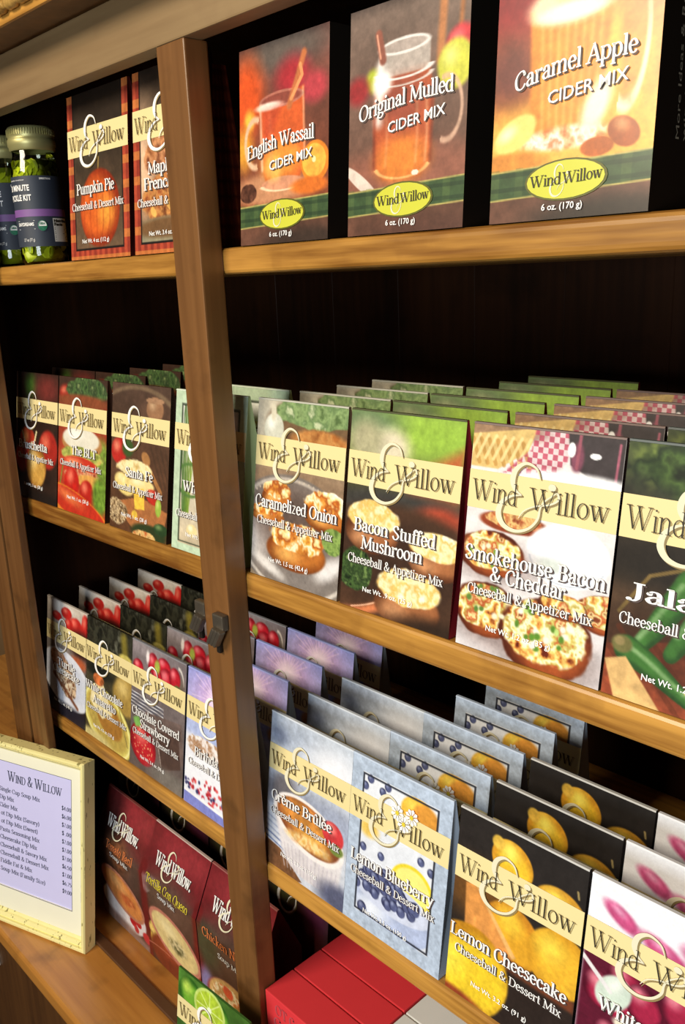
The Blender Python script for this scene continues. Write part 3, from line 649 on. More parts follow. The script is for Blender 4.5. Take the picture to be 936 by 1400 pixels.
def art_brulee(s):
    s.grad((196, 206, 220), (206, 210, 222)); s.mott(.03, 4)
    s.e(.25, .1, .35, .1, (168, 180, 200), soft=.8); s.e(.8, .2, .3, .12, (240, 242, 250), soft=.8); s.e(.12, .14, .1, .05, (120, 132, 160), soft=.9)
    s.e(.5, .5, .9, .1, (150, 158, 180), soft=.7); s.e(.18, .46, .18, .08, (110, 106, 112), soft=.6, rot=-30)
    s.e(.85, .52, .2, .1, (170, 180, 206), soft=.6)
    for k in range(14): s.line([(0, .66 + k * .018), (.3, .70 + k * .018)], .01, (60, 84, 150) if k % 2 else (220, 226, 240), soft=.006, a=.9 if k > 5 else .35)
    s.poly([(0, .84), (.2, .86), (.5, .99), (.4, 1.02), (0, 1.02)], (120, 78, 48), tex=.2)
    s.poly([(.085, .62), (.97, .66), (.93, .90), (.80, .955), (.5, .95), (.24, .86)], (226, 220, 222), soft=.02)
    s.e(.60, .87, .33, .09, (222, 214, 216), soft=.06)
    for k in range(15): s.line([(.2 + k * .05, .80), (.27 + k * .042, .95)], .012, (196, 188, 196), soft=.01, a=.75)
    s.e(.53, .63, .45, .165, (244, 236, 232), soft=.03, rot=10); s.e(.53, .625, .40, .14, (206, 130, 50), soft=.04, rot=10, hi=(236, 170, 70), at=(.2, .3), dark=(140, 74, 40), tex=.25, tf=10)
    s.crumb(.55, .72, .25, .04, [(240, 180, 80), (252, 220, 150), (220, 140, 60)], f=20, soft=.4)
    s.e(.83, .57, .13, .075, (216, 56, 60), rot=20, soft=.08, hi=(250, 140, 130)); s.e(.88, .65, .08, .035, (120, 140, 60), soft=.2); s.poly([(.64, .5), (.74, .55), (.68, .58)], (90, 100, 60), soft=.02)
    s.e(.95, .95, .25, .09, (88, 92, 120), soft=.5)
def art_blueberry(s):
    s.grad((232, 236, 244), (214, 220, 232)); s.mott(.04, 4)
    bl = lambda x, y, r=.035: s.e(x, y, r, r / s.r, (84, 92, 136), soft=.12, hi=(140, 150, 190), dark=(44, 48, 84))
    for x, y in ((.2, .11), (.33, .15), (.38, .11), (.15, .16), (.9, .25), (.17, .52), (.36, .52), (.85, .45), (.75, .42)): bl(x, y)
    s.e(.68, .17, .16, .09, (240, 180, 50), hi=(252, 220, 80), soft=.08); s.e(.76, .2, .14, .1, (226, 150, 50), soft=.15); s.e(.22, .4, .1, .05, (240, 200, 90), soft=.4)
    s.e(.68, .6, .21, .13, (238, 214, 40), soft=.04); s.e(.68, .6, .18, .11, (250, 236, 120), soft=.06); s.e(.95, .66, .1, .09, (240, 216, 50), hi=(252, 240, 130))
    s.e(.5, .81, .40, .145, (176, 190, 226), soft=.03, hi=(232, 238, 250), at=(-.5, .3)); s.e(.5, .73, .39, .1, (206, 214, 238), soft=.03)
    R_ = random.Random(9)
    for k in range(46):
        a = R_.random() * 6.28; q = math.sqrt(R_.random()); bl(.5 + .33 * q * math.cos(a), .69 + .085 * q * math.sin(a), .045)
    s.e(.6, .97, .3, .04, (110, 116, 140), soft=.4); bl(.2, .88, .05); bl(.13, .75, .04)
    fl = lambda x, y: ([s.e(x + .045 * math.cos(k * .785), y + .033 * math.sin(k * .785), .028, .018, (250, 250, 250), rot=k * 45, soft=.15) for k in range(8)], s.e(x, y, .018, .013, (200, 190, 60)))
    s.frame((.115, .885, .085, .915), (178, 194, 216), (44, 48, 60), tex=.10)
def flowers(s):
    for x, y in ((.50, .215), (.64, .20), (.56, .255)):
        for k in range(9): s.e(x + .04 * math.cos(k * .698), y + .03 * math.sin(k * .698), .026, .013, (248, 250, 250), rot=k * 40, soft=.2)
        s.e(x, y, .018, .013, (206, 196, 80))
def art_lemon(s):
    s.grad((40, 36, 34), (46, 36, 32)); s.mott(.12, 4)
    s.e(.2, .4, .3, .15, (110, 70, 30), soft=.6)
    s.e(.45, .16, .17, .105, (240, 190, 34), rot=25, soft=.04, hi=(255, 236, 90), dark=(214, 146, 28), tex=.06); s.e(.33, .09, .05, .035, (226, 180, 60), soft=.2, rot=25)
    s.e(.83, .27, .20, .11, (236, 184, 40), rot=10, soft=.05, hi=(250, 216, 70), dark=(210, 146, 34)); s.line([(.95, .16), (.94, .13)], .015, (150, 130, 80))
    s.e(.5, .52, .24, .15, (232, 164, 30), soft=.05, rot=25, hi=(250, 206, 50), dark=(206, 130, 24)); s.e(.86, .52, .24, .16, (238, 178, 36), soft=.05, hi=(252, 214, 60), dark=(214, 150, 26))
    s.poly([(.10, .38), (.17, .36), (.52, .62), (.5, .72), (.12, .62)], (226, 146, 66), tex=.08, soft=.01); s.poly([(.17, .36), (.22, .38), (.55, .62), (.52, .64)], (240, 180, 100), soft=.01)
    s.poly([(.45, .64), (1, .66), (1, .72), (.5, .72)], (120, 60, 34), soft=.02); s.poly([(.42, .70), (1, .72), (1, 1.02), (.42, 1.02)], (44, 34, 30), soft=.03)
    s.e(.15, .84, .38, .24, (240, 200, 30), rot=-35, soft=.04, hi=(254, 232, 60), dark=(196, 130, 20), tex=.08, tf=40); s.e(.05, 1.03, .3, .06, (150, 60, 30), soft=.3)
def art_cherry(s):
    s.grad((238, 240, 246), (240, 240, 246)); s.e(.5, .28, .6, .08, (226, 216, 226), soft=.6)
    for x, y, rx, ry, t in ((.22, .14, .13, .04, 25), (.5, .2, .17, .045, 20), (.75, .16, .16, .06, 15), (.95, .22, .1, .05, 0), (.3, .26, .12, .03, 25), (.68, .3, .16, .035, 10)):
        s.e(x, y, rx, ry, (206, 76, 130), rot=t, soft=.3, hi=(236, 150, 190), wob=.1)
    for x, y in ((.1, .24), (.42, .3), (.6, .27)): s.line([(x, y), (x + .25, y + .05)], .05, (250, 246, 250), soft=.04)
    s.poly([(0, .34), (1, .36), (1, 1.02), (0, 1.02)], (96, 20, 44), soft=.02)
    R_ = random.Random(3)
    for k in range(40):
        x, y = R_.random(), .38 + R_.random() * .62
        s.e(x, y, .12, .085, (170, 30, 66), hi=(240, 130, 150), at=(-.3, -.4), dark=(84, 10, 34), soft=.06)
    s.e(.22, .5, .1, .1, (206, 222, 206), rot=40, soft=.1, hi=(240, 246, 236)); s.line([(.0, .4), (.2, .5)], .03, (230, 226, 226)); s.e(.4, .62, .16, .04, (240, 232, 206), tex=.2, soft=.15); s.e(.6, .85, .3, .1, (240, 236, 230), soft=.12)
def art_lime(s):
    s.grad((70, 120, 40), (40, 80, 30)); s.mott(.3, 4)
    for x, y, rx, ry in ((.18, .14, .17, .12), (.8, .3, .2, .12), (.6, .14, .14, .1), (.4, .3, .2, .1), (.3, .6, .2, .14), (.8, .7, .2, .15), (.5, .85, .2, .12)): s.e(x, y, rx, ry, (110, 176, 40), hi=(190, 224, 80), dark=(40, 96, 24), soft=.06)
    s.e(.46, .14, .22, .14, (200, 226, 110), soft=.03); s.e(.46, .14, .19, .12, (176, 206, 44), soft=.05, tex=.12)
    for k in range(8): s.line([(.46, .14), (.46 + .18 * math.cos(k * .785), .14 + .115 * math.sin(k * .785))], .012, (220, 240, 130))
    s.e(.46, .14, .03, .02, (240, 250, 210))
def soup_base(s):
    s.grad((120, 28, 34), (84, 26, 24)); s.mott(.15, 4)
    s.poly([(.08, .34), (.92, .34), (.92, 1.02), (.08, 1.02)], (74, 50, 42), soft=.06); s.e(.5, .42, .42, .16, (96, 70, 60), soft=.7)
    s.e(.6, .1, .5, .1, (150, 44, 50), soft=.7)
    for x in (.0, 1.0): s.line([(x, .3), (x, 1)], .12, (110, 24, 26), soft=.02)
def art_soup_tomato(s):
    soup_base(s); s.e(.2, .45, .3, .4, (36, 24, 18), soft=.6, a=.8); s.crumb(.45, .4, .22, .12, [(96, 56, 36), (140, 84, 50), (80, 44, 30)], f=9, soft=.7)
    s.e(.50, .82, .46, .15, (222, 214, 214), soft=.04); s.e(.68, .86, .07, .035, (190, 24, 36)); s.e(.80, .84, .06, .03, (190, 24, 36)); s.e(.74, .90, .05, .03, (200, 40, 50)); s.e(.95, .9, .08, .04, (196, 40, 50))
    s.e(.5, .69, .46, .14, (190, 120, 90), soft=.03, rot=14); s.e(.5, .69, .41, .115, (214, 130, 62), soft=.05, rot=14, hi=(236, 170, 100)); s.crumb(.6, .72, .15, .04, [(176, 70, 30), (220, 130, 70)], f=16, soft=.4)
    s.poly([(0, .9), (1, .95), (1, 1.02), (0, 1.02)], (140, 110, 100), soft=.05)
def art_soup_tortilla(s):
    soup_base(s); s.arc(.2, .42, .2, .06, .15, (190, 176, 176), soft=.5, a0=120, a1=300, a=.5)
    s.e(.18, .83, .13, .08, (206, 166, 60), tex=.3); s.e(.14, .75, .1, .06, (216, 180, 90), tex=.3)
    s.e(.55, .88, .5, .16, (120, 44, 26), soft=.1, hi=(170, 70, 40)); s.e(.54, .70, .48, .155, (200, 120, 100), soft=.03, rot=14); s.e(.54, .70, .43, .13, (222, 196, 126), soft=.04, rot=14, hi=(240, 222, 160)); s.crumb(.58, .73, .16, .05, [(90, 90, 50), (226, 206, 150), (130, 120, 70)], f=16, soft=.4)
    s.arc(.4, .98, .6, .12, .03, (220, 140, 110), a0=200, a1=330, a=.6)
def art_soup_chicken(s):
    soup_base(s); s.e(.14, .5, .2, .14, (60, 66, 44), soft=.6); s.e(.1, .8, .12, .12, (130, 120, 170), soft=.5)
    s.e(.55, .82, .46, .18, (150, 66, 70), soft=.05); s.e(.55, .80, .42, .16, (206, 160, 90), soft=.05); s.crumb(.55, .80, .36, .13, [(240, 220, 150), (190, 130, 60), (250, 240, 190), (220, 110, 50), (120, 140, 60)], f=12)
    s.e(.45, .72, .08, .04, (230, 90, 50)); s.poly([(0, .95), (1, .95), (1, 1.02), (0, 1.02)], (190, 160, 110), soft=.03)
def art_dark(s):
    s.grad((44, 42, 26), (60, 30, 40)); s.mott(.4, 4); s.e(.3, .3, .2, .1, (74, 74, 40), soft=.6); s.e(.8, .35, .2, .12, (90, 34, 60), soft=.7); s.e(.6, .5, .3, .1, (100, 30, 30), soft=.7)
def art_wassail(s):
    s.grad((120, 70, 60), (130, 60, 30), .1, .9); s.mott(.2, 4)
    s.e(.5, .05, .5, .1, (100, 88, 80), soft=.6); s.e(.08, .25, .2, .2, (230, 80, 24), soft=.6); s.e(.12, .36, .06, .05, (252, 190, 60), soft=.6); s.e(.62, .2, .18, .1, (180, 40, 50), soft=.6); s.e(.85, .27, .14, .07, (196, 60, 70), soft=.5); s.e(.05, .5, .1, .1, (240, 160, 40), soft=.7)
    s.e(.35, .72, .45, .08, (206, 140, 96), soft=.4)
    s.arc(.19, .48, .12, .12, .14, (236, 190, 150), a0=80, a1=290); s.poly([(.24, .30), (.74, .25), (.76, .60), (.70, .68), (.32, .70), (.26, .6)], (222, 90, 36), soft=.015)
    s.e(.5, .58, .22, .09, (246, 150, 50), soft=.6); s.e(.49, .285, .25, .04, (190, 110, 90), soft=.05); s.e(.49, .285, .22, .028, (150, 70, 56), soft=.1); s.e(.35, .31, .15, .02, (250, 226, 210), soft=.4); s.line([(.25, .3), (.27, .62)], .02, (250, 220, 190), soft=.02, a=.8); s.line([(.73, .26), (.75, .6)], .015, (250, 200, 160), soft=.015, a=.7)
    s.e(.5, .70, .24, .035, (226, 150, 110), soft=.1); s.arc(.5, .70, .24, .035, .12, (255, 214, 170), a0=10, a1=170)
    s.e(.4, .62, .1, .06, (255, 200, 90), soft=.6, a=.7); s.line([(.36, .36), (.38, .62)], .03, (250, 150, 90), soft=.03, a=.5); s.poly([(.27, .33), (.5, .31), (.4, .44), (.3, .48)], (196, 60, 40), soft=.04, a=.5)
    s.line([(.58, .33), (.66, .22), (.74, .1)], .055, (200, 110, 60), soft=.015); s.line([(.6, .3), (.72, .2), (.70, .15)], .03, (236, 150, 90))
    s.e(.86, .62, .15, .10, (236, 130, 30), soft=.03); s.e(.85, .615, .125, .08, (250, 180, 60), soft=.04, tex=.1); s.e(.85, .61, .02, .015, (255, 236, 170)); s.e(.8, .73, .2, .04, (226, 110, 30), soft=.3); s.crumb(.1, .73, .1, .05, [(60, 30, 20), (120, 70, 50)], f=30)
def cider_bottom(s, right=(60, 44, 36)):
    s.poly([(-.1, .80), (1.1, .78), (1.1, .885), (-.1, .915)], (58, 84, 48), soft=.004)
    k = (np.floor(s.u * 18) % 3 == 0) * ((s.v > .79) & (s.v < .90)); s.put((96, 118, 60), k * .35); k = (np.floor(s.y * 40) % 3 == 0) * ((s.v > .80) & (s.v < .895)); s.put((30, 50, 34), k * .45)
    s.poly([(-.1, .915), (1.1, .885), (1.1, 1.05), (-.1, 1.05)], (104, 66, 50), soft=.003, tex=.25, tf=5); s.e(.8, 1, .5, .07, right, soft=.6)
    for a_, b_ in (((-.1, .802), (1.1, .782)), ((-.1, .912), (1.1, .888))): s.line([a_, b_], .008, (196, 180, 96))
def art_mulled(s):
    s.grad((120, 100, 88), (110, 66, 50)); s.mott(.12, 4)
    s.line([(.80, 0), (.78, .3)], .06, (190, 120, 70), soft=.02); s.line([(.95, 0), (.93, .2)], .03, (180, 110, 60), soft=.02); s.e(.94, .26, .12, .08, (214, 50, 60), soft=.2, hi=(250, 120, 120)); s.e(.9, .33, .14, .10, (206, 206, 60), soft=.15, hi=(240, 240, 120)); s.e(.22, .32, .07, .05, (186, 200, 50), soft=.4); s.e(.08, .35, .1, .06, (160, 40, 44), soft=.5)
    s.e(.5, .76, .7, .14, (150, 90, 70), soft=.4); s.arc(.84, .5, .12, .13, .1, (226, 180, 150), a0=250, a1=470, a=.8)
    s.poly([(.26, .3), (.70, .3), (.74, .45), (.72, .70), (.64, .76), (.32, .76), (.24, .70), (.22, .45)], (190, 84, 44), soft=.02); s.e(.48, .68, .22, .1, (236, 130, 44), soft=.5); s.e(.45, .42, .2, .12, (150, 70, 56), soft=.6, a=.7)
    s.poly([(.26, .2), (.70, .2), (.70, .32), (.26, .32)], (196, 186, 176), soft=.01, a=.8); s.e(.48, .2, .22, .035, (236, 230, 224), soft=.1); s.e(.48, .2, .19, .024, (176, 160, 150), soft=.1); s.arc(.48, .3, .23, .035, .12, (240, 232, 226), a0=0, a1=180); s.arc(.48, .33, .235, .035, .09, (220, 206, 196), a0=0, a1=180)
    s.line([(.28, .27), (.27, .5)], .07, (250, 244, 238), soft=.04, a=.85); s.e(.3, .34, .08, .05, (255, 252, 248), soft=.5)
    for x, a_ in ((.34, .35), (.60, .45), (.68, .6)): s.line([(x, .44), (x + .01, .58), (x, .70)], .012, (250, 190, 140), soft=.02, a=a_)
    s.arc(.48, .70, .23, .06, .08, (255, 200, 120), a0=10, a1=170, a=.7); s.line([(.235, .46), (.235, .70)], .02, (120, 40, 26), soft=.02, a=.6); s.line([(.725, .46), (.725, .70)], .02, (110, 40, 26), soft=.02, a=.6)
    s.line([(.26, .13), (.30, .24)], .06, (150, 84, 66), soft=.012); s.line([(.245, .13), (.28, .23)], .015, (220, 150, 120)); s.e(.6, .745, .03, .012, (255, 230, 210))
    s.e(.12, .76, .2, .03, (226, 206, 190), rot=35, soft=.1); s.e(.16, .82, .05, .025, (50, 30, 26)); cider_bottom(s, (90, 56, 44))
def art_caramel(s):
    s.grad((176, 70, 50), (236, 150, 50), 0, .8); s.mott(.15, 4)
    s.e(.12, .12, .3, .2, (150, 36, 40), soft=.7); s.e(.1, .42, .18, .12, (120, 60, 50), soft=.7); s.e(.9, .2, .2, .3, (190, 110, 80), soft=.7)
    s.e(.5, .72, .9, .16, (244, 180, 70), soft=.4); s.e(.75, .45, .3, .2, (250, 180, 60), soft=.7)
    s.poly([(.22, .22), (.72, .16), (.70, .60), (.62, .70), (.32, .72), (.25, .62)], (240, 140, 44), soft=.02)
    for k in range(8): s.line([(.30 + k * .052, .28), (.33 + k * .045, .68)], .014, (252, 190, 90), soft=.02, a=.7)
    s.arc(.82, .38, .11, .24, .12, (255, 232, 190), a0=230, a1=470); s.poly([(.76, .14), (.92, .10), (.94, .3), (.86, .62), (.80, .60)], (216, 116, 50), soft=.03, a=.5)
    s.e(.47, .22, .26, .075, (252, 226, 180), soft=.25); s.e(.48, .10, .15, .12, (250, 214, 140), soft=.25, hi=(255, 246, 220)); s.e(.7, .03, .14, .08, (255, 240, 206), soft=.4); s.e(.47, .25, .2, .03, (255, 246, 226), soft=.5)
    s.crumb(.46, .70, .28, .045, [(236, 150, 100), (255, 246, 230), (250, 200, 140), (214, 110, 60)], f=14, soft=.3); s.e(.66, .6, .07, .1, (255, 240, 210), soft=.5, rot=25)
    s.e(.15, .66, .15, .06, (250, 220, 110), rot=-25, hi=(255, 246, 190)); s.e(.12, .77, .25, .04, (226, 140, 50), soft=.3); s.e(.83, .71, .1, .05, (176, 84, 34), rot=30, hi=(226, 150, 90), soft=.08); s.e(.68, .75, .1, .035, (190, 94, 36), soft=.1); cider_bottom(s, (52, 42, 34))

# ------------------------------------------------------------------ materials used by the goods
M_PRINT = print_mat()
M_INK = plain('dark_brown_ink', (52, 46, 32), .5, var=.03)
M_GOLDINK = plain('tan_shadow_ink', (172, 150, 96), .5, var=.03)
M_WHITE = plain('white_ink', (250, 249, 246), .45, var=.01)
M_SHADOW = plain('grey_shadow_ink', (84, 68, 64), .5, var=.03)
M_CREAM = plain('cream_gloss_ink', (232, 226, 196), .3, var=.03)
M_AMPSH = plain('olive_shadow_ink', (146, 126, 82), .5, var=.03)
M_BAND = plain('pale_gold_band', (236, 218, 158), .42, var=.05, scale=30)
M_YELLOW = plain('yellow_ink', (226, 206, 60), .5, var=.02)
M_ORANGE = plain('orange_ink', (230, 130, 70), .5, var=.02)
M_OVAL = plain('lime_gold_oval', (206, 206, 66), .35, var=.06)
M_OVALRIM = plain('dark_olive_rim', (92, 92, 30), .4, var=.05)

def poly_mesh(name, groups, Pm):
    """groups: list of (polygons in uv, offset) -> one mesh, one material slot per group"""
    vs, fs, mi = [], [], []
    for k, (polys, off) in enumerate(groups):
        for p in polys:
            i = len(vs); vs += [Pm(u, v, off) for u, v in p]; fs.append(tuple(range(i, i + len(p)))); mi.append(k)
    return mesh_from(name, vs, fs, mi)

def shadowed(polys, dx, dy): return [[(x + dx, y + dy) for x, y in p] for p in polys]

BRAND_CACHE = {}
class Carton:
    """A folded card carton: wedge-sided (front and back meet in a ridge). kind: mix | cider | soup"""
    def __init__(s, key, W, H, D, lean, art, side_col, lines, sub, weight, weight_v=.9, kind='mix', n=(84, 120), sub_v=None, amp=True, name_col=None, ridge_col=None, top_t=.0016, bend=None, flowers_on=False, side_text=None, amp_white=False):
        s.key, s.W, s.H, s.D, s.lean, s.kind = key, W, H, D, lean, kind
        s.bend = bend
        s.parts = []
        self_P = s.P
        # body
        t = top_t; yr = lean; g = .0035 if kind != 'cider' else 0
        if bend:   # upright lower half, upper half leaning to the ridge
            zb = bend
            prof = [(0, 0), (0, zb), (yr, H), (yr + t, H), (D, zb), (D, 0)]
        elif kind == 'cider':
            prof = [(0, 0), (yr, H), (D - yr, H), (D, 0)]
        else:
            prof = [(0, 0), (yr, H), (yr + t, H), (D, 0)]
        n_ = len(prof); vs = [(0, y, z) for y, z in prof] + [(W, y, z) for y, z in prof]
        fs = [(i, (i + 1) % n_, n_ + (i + 1) % n_, n_ + i)[::-1] for i in range(n_)]
        c = sum(p[0] for p in prof) / n_; zc = H * (.45 if not bend else .6)
        for side in (0, 1):
            k = len(vs); vs.append((g if side == 0 else W - g, D / 2, zc))
            for i in range(n_):
                a, b = side * n_ + i, side * n_ + (i + 1) % n_
                fs.append((a, b, k) if side == 0 else (b, a, k))
        s.body = mesh_from(key + '_carton', vs, fs)
        bm = bmesh.new(); bm.from_mesh(s.body)
        bmesh.ops.recalc_face_normals(bm, faces=bm.faces); bm.to_mesh(s.body); bm.free()
        s.body.materials.append(plain(key + '_card', side_col, .5, var=.14, scale=45, spec=.2))
        # picture
        a = Art(n[0], n[1], math.hypot(lean, H) / W)
        a.seed = sum(map(ord, key)); art(a)
        if kind == 'cider' and art is art_wassail: cider_bottom(a, (60, 44, 36))
        if flowers_on: pass
        s.parts.append(('front_print', a.mesh(key + '_print', lambda u, v: s.Parr(u, v, .0003)), [M_PRINT], None))
        if ridge_col:
            rm = mesh_from(key + '_fold', [(0, yr - .0004, H + .0002), (W, yr - .0004, H + .0002), (W, yr + t + .0002, H + .0002), (0, yr + t + .0002, H + .0002),
                                            (0, yr - .0009, H - .0008), (W, yr - .0009, H - .0008)], [(0, 1, 2, 3), (0, 4, 5, 1)])
            s.parts.append(('fold_edge', rm, [plain('worn_fold_%d' % sum(ridge_col), ridge_col, .5)], None))
        P = s.P
        if kind == 'mix':
            bp = [[(0, .205), (1, .205), (1, .372), (0, .372)]]
            s.parts.append(('brand_band', poly_mesh(key + '_band', [(bp, .0006)], P), [M_BAND], None))
            w1 = fit(pen_text('Wind', .105, .035), .035, .362, .334, .088, unit=1.45); w2 = fit(pen_text('Willow', .105, .035), .445, .950, .334, .088, unit=1.45)
            tx = w1 + w2
            s.parts.append(('brand_lettering', poly_mesh(key + '_brand', [(shadowed(tx, .008, .004), .0009), (tx, .00125)], P), [M_GOLDINK, M_INK], None))
            ap = amp_polys(.43, .290, .40, .295)
            s.parts.append(('ampersand', poly_mesh(key + '_amp', [(shadowed(ap, .010, .006), .00105), (ap, .00112)], P), [M_AMPSH, M_WHITE if amp_white else M_CREAM], None))
        if flowers_on:
            fp, fc = [], []
            for x, y in ((.50, .215), (.64, .20), (.57, .26)):
                for k in range(9):
                    A_ = k * .698; ex, ey = math.cos(A_), math.sin(A_)
                    fp.append([(x + ex * .012, y + ey * .009), (x + ex * .05 - ey * .016, y + ey * .037 + ex * .011), (x + ex * .066, y + ey * .048), (x + ex * .05 + ey * .016, y + ey * .037 - ex * .011)])
                fc.append([(x + .018 * math.cos(q * .785), y + .013 * math.sin(q * .785)) for q in range(8)])
            s.parts.append(('daisy_print', poly_mesh(key + '_daisy', [(fp, .0015), (fc, .0018)], P), [M_WHITE, M_YELLOW], None))
        if kind == 'cider':
            L_ = lines[0]
            nm = fit(pen_text(L_[0], .24, .10), L_[1], L_[2], L_[3], .066, arc=.018, rise=.05, unit=1.45)
            s.parts.append(('flavour_lettering', poly_mesh(key + '_name', [(shadowed(nm, .008, .006), .0008), (nm, .0011)], P), [M_SHADOW, M_WHITE], None))
            sb = fit(sans_text('CIDER MIX', .01), .36, .84, L_[3] + .07, .048, rise=.035)
            s.parts.append(('product_lettering', poly_mesh(key + '_sub', [(shadowed(sb, .006, .005), .0008), (sb, .0011)], P), [M_SHADOW, M_WHITE], None))
            ov = [[(.5 + .26 * math.cos(q * .2618), .855 + .078 * math.sin(q * .2618)) for q in range(24)]]; ov2 = [[(.5 + .245 * math.cos(q * .2618), .855 + .071 * math.sin(q * .2618)) for q in range(24)]]
            wt = fit(pen_text('Wind', .2, .07), .28, .48, .875, .042, rise=.004, unit=1.45) + fit(pen_text('Willow', .2, .07), .49, .73, .872, .042, rise=.008, unit=1.45)
            ap = amp_polys(.47, .855, .12, .12)
            s.parts.append(('brand_oval', poly_mesh(key + '_oval', [(ov, .0007), (ov2, .0009), (ap, .0011), (wt, .0013)], P), [M_OVALRIM, M_OVAL, M_CREAM, M_INK], None))
        elif kind == 'soup':
            wt = fit(pen_text('Wind', .26, .10), .17, .44, .245, .085, unit=1.45) + fit(pen_text('Willow.', .26, .10), .46, .82, .245, .085, unit=1.45)
            ap = amp_polys(.45, .20, .27, .20)
            s.parts.append(('brand_lettering', poly_mesh(key + '_brand', [(shadowed(wt, .008, .004), .0009), (wt, .0012)], P), [M_SHADOW, M_WHITE], None))
            s.parts.append(('ampersand', poly_mesh(key + '_amp', [(ap, .0014)], P), [M_CREAM], None))
            for j, (tx_, u0, u1, v) in enumerate(lines):
                nm = fit(pen_text(tx_, .2, .08), u0, u1, v, .06 if j == 0 else .036, unit=1.45)
                s.parts.append(('flavour_lettering' if j == 0 else 'product_lettering', poly_mesh(key + '_n%d' % j, [(shadowed(nm, .006, .004), .0009), (nm, .0012)], P), [M_SHADOW, (name_col or M_YELLOW) if j == 0 else M_WHITE], None))
        elif kind == 'mix':
            big = []
            for tx_, u0, u1, v in lines: big += fit(pen_text(tx_, .24, .10), u0, u1, v, .066, unit=1.5)
            if big: s.parts.append(('flavour_lettering', poly_mesh(key + '_name', [(shadowed(big, .009, .006), .0008), (big, .0012)], P), [M_SHADOW, M_WHITE], None))
            if sub:
                v = sub_v or (lines[-1][3] + .085)
                sm = fit(pen_text(sub, .20, .09), .06, .92, v, .044, unit=1.5)
                s.parts.append(('product_lettering', poly_mesh(key + '_sub', [(shadowed(sm, .008, .005), .0008), (sm, .0011)], P), [M_SHADOW, M_WHITE], None))
        if weight:
            wd = .46 if kind == 'mix' else .26
            wx = .22 if kind == 'mix' else .36
            wl = fit(sans_text(weight, .012), wx, wx + wd, weight_v if kind == 'mix' else .965, .026)
            s.parts.append(('weight_lettering', poly_mesh(key + '_weight', [(wl, .0011)], P), [M_WHITE], None))
        if side_text:
            tp = []
            for j, (tx_, y0) in enumerate(side_text):
                polys, w = sans_text(tx_)
                for p in polys: tp.append([(W + .0004, y0 + yy * .0032 * -1, .030 + x / w * .085) for x, yy in p])
            vs, fs = [], []
            for p in tp:
                i = len(vs); vs += p; fs.append(tuple(range(i, i + len(p))))
            s.parts.append(('side_lettering', mesh_from(key + '_side', vs, fs), [plain('grey_ink', (150, 146, 130), .5)], None))
        for nm_, me, mats, _ in s.parts:
            for m in mats: me.materials.append(m)
        s.used = False
    def Parr(s, u, v, off):
        if s.bend:
            zb = s.bend; L2 = math.hypot(s.lean, s.H - zb); Lt = zb + L2
            d = v * Lt; up = d < L2; t = np.clip(d / L2, 0, 1)
            y = np.where(up, s.lean * (1 - t), 0); z = np.where(up, s.H - (s.H - zb) * t, zb - (d - L2))
            return (u * s.W, y - off, z + off * .1)
        L = math.hypot(s.lean, s.H); ny, nz = -s.H / L, s.lean / L
        return (u * s.W, s.lean * (1 - v) + ny * off, s.H * (1 - v) + nz * off)
    def P(s, u, v, off):
        x, y, z = s.Parr(np.float64(u), np.float64(v), off)
        return (float(x), float(y), float(z))
    def place(s, name, x, y, z, label, group, only=None, rz=0.0, cat='box', shrink_print=None):
        o = bpy.data.objects.new(name, s.body); o.location = (x, y, z); o.rotation_euler[2] = rz
        COL.objects.link(o); thing(o, label, cat, group)
        for nm, me, mats, _ in s.parts:
            if only is not None and nm not in only: continue
            c = bpy.data.objects.new(nm, me); c.parent = o; COL.objects.link(c)
        return o

W_, H_, LEAN, DEP, PITCH = .0948, .1298, .0190, .0375, .0394
Z1, Z2, Z3, ZC = .3717, .1366, -.1180, -.3650
SAV, DES = 'Cheeseball & Appetizer Mix', 'Cheeseball & Dessert Mix'
def mix(key, art, side, lines, sub, weight, **kw):
    return Carton(key, W_, H_, DEP, LEAN, art, side, lines, sub, weight, **kw)
HI = (150, 210)

# ------------------------------------------------------------------ the cabinet and the shop around it
CAB = empty('display_cabinet', (0, 0, ZC))
thing(CAB, 'brown wooden display cabinet with three shelves and a narrow centre post', 'cabinet', None)
OFF = Vector((0, 0, -ZC))
def cab_box(name, lo, hi, mat, bevel=0.0, seg=2, parent=None):
    o = box_obj(name, lo, hi, mat, CAB if parent is None else parent, bevel, seg)
    if parent is None: o.location = OFF
    return o
M_POST = wood('brown_post_wood', (90, 56, 26), (124, 84, 46), axis=2, scale=9, stretch=.05)
M_SHELF = wood('honey_shelf_wood', (118, 72, 22), (206, 150, 68), axis=0, scale=16, dark=(110, 66, 26))
M_BACK = wood('dark_back_wood', (28, 14, 6), (46, 24, 10), axis=2, scale=10, rough=.5, coat=0)
M_HEAD = wood('dull_header_wood', (124, 98, 64), (148, 122, 84), axis=0, scale=8, rough=.55, coat=0, dark=(120, 92, 60))
M_COUNTER = wood('amber_counter_wood', (156, 98, 38), (202, 142, 66), axis=0, scale=7, rough=.32, coat=.35)
M_BACK.node_tree.nodes['Principled BSDF'].inputs['Specular IOR Level'].default_value = .1
M_DARK = plain('light_block_dark', (20, 12, 8), .8)  # near-black for the added sheet that blocks light at the plank seams

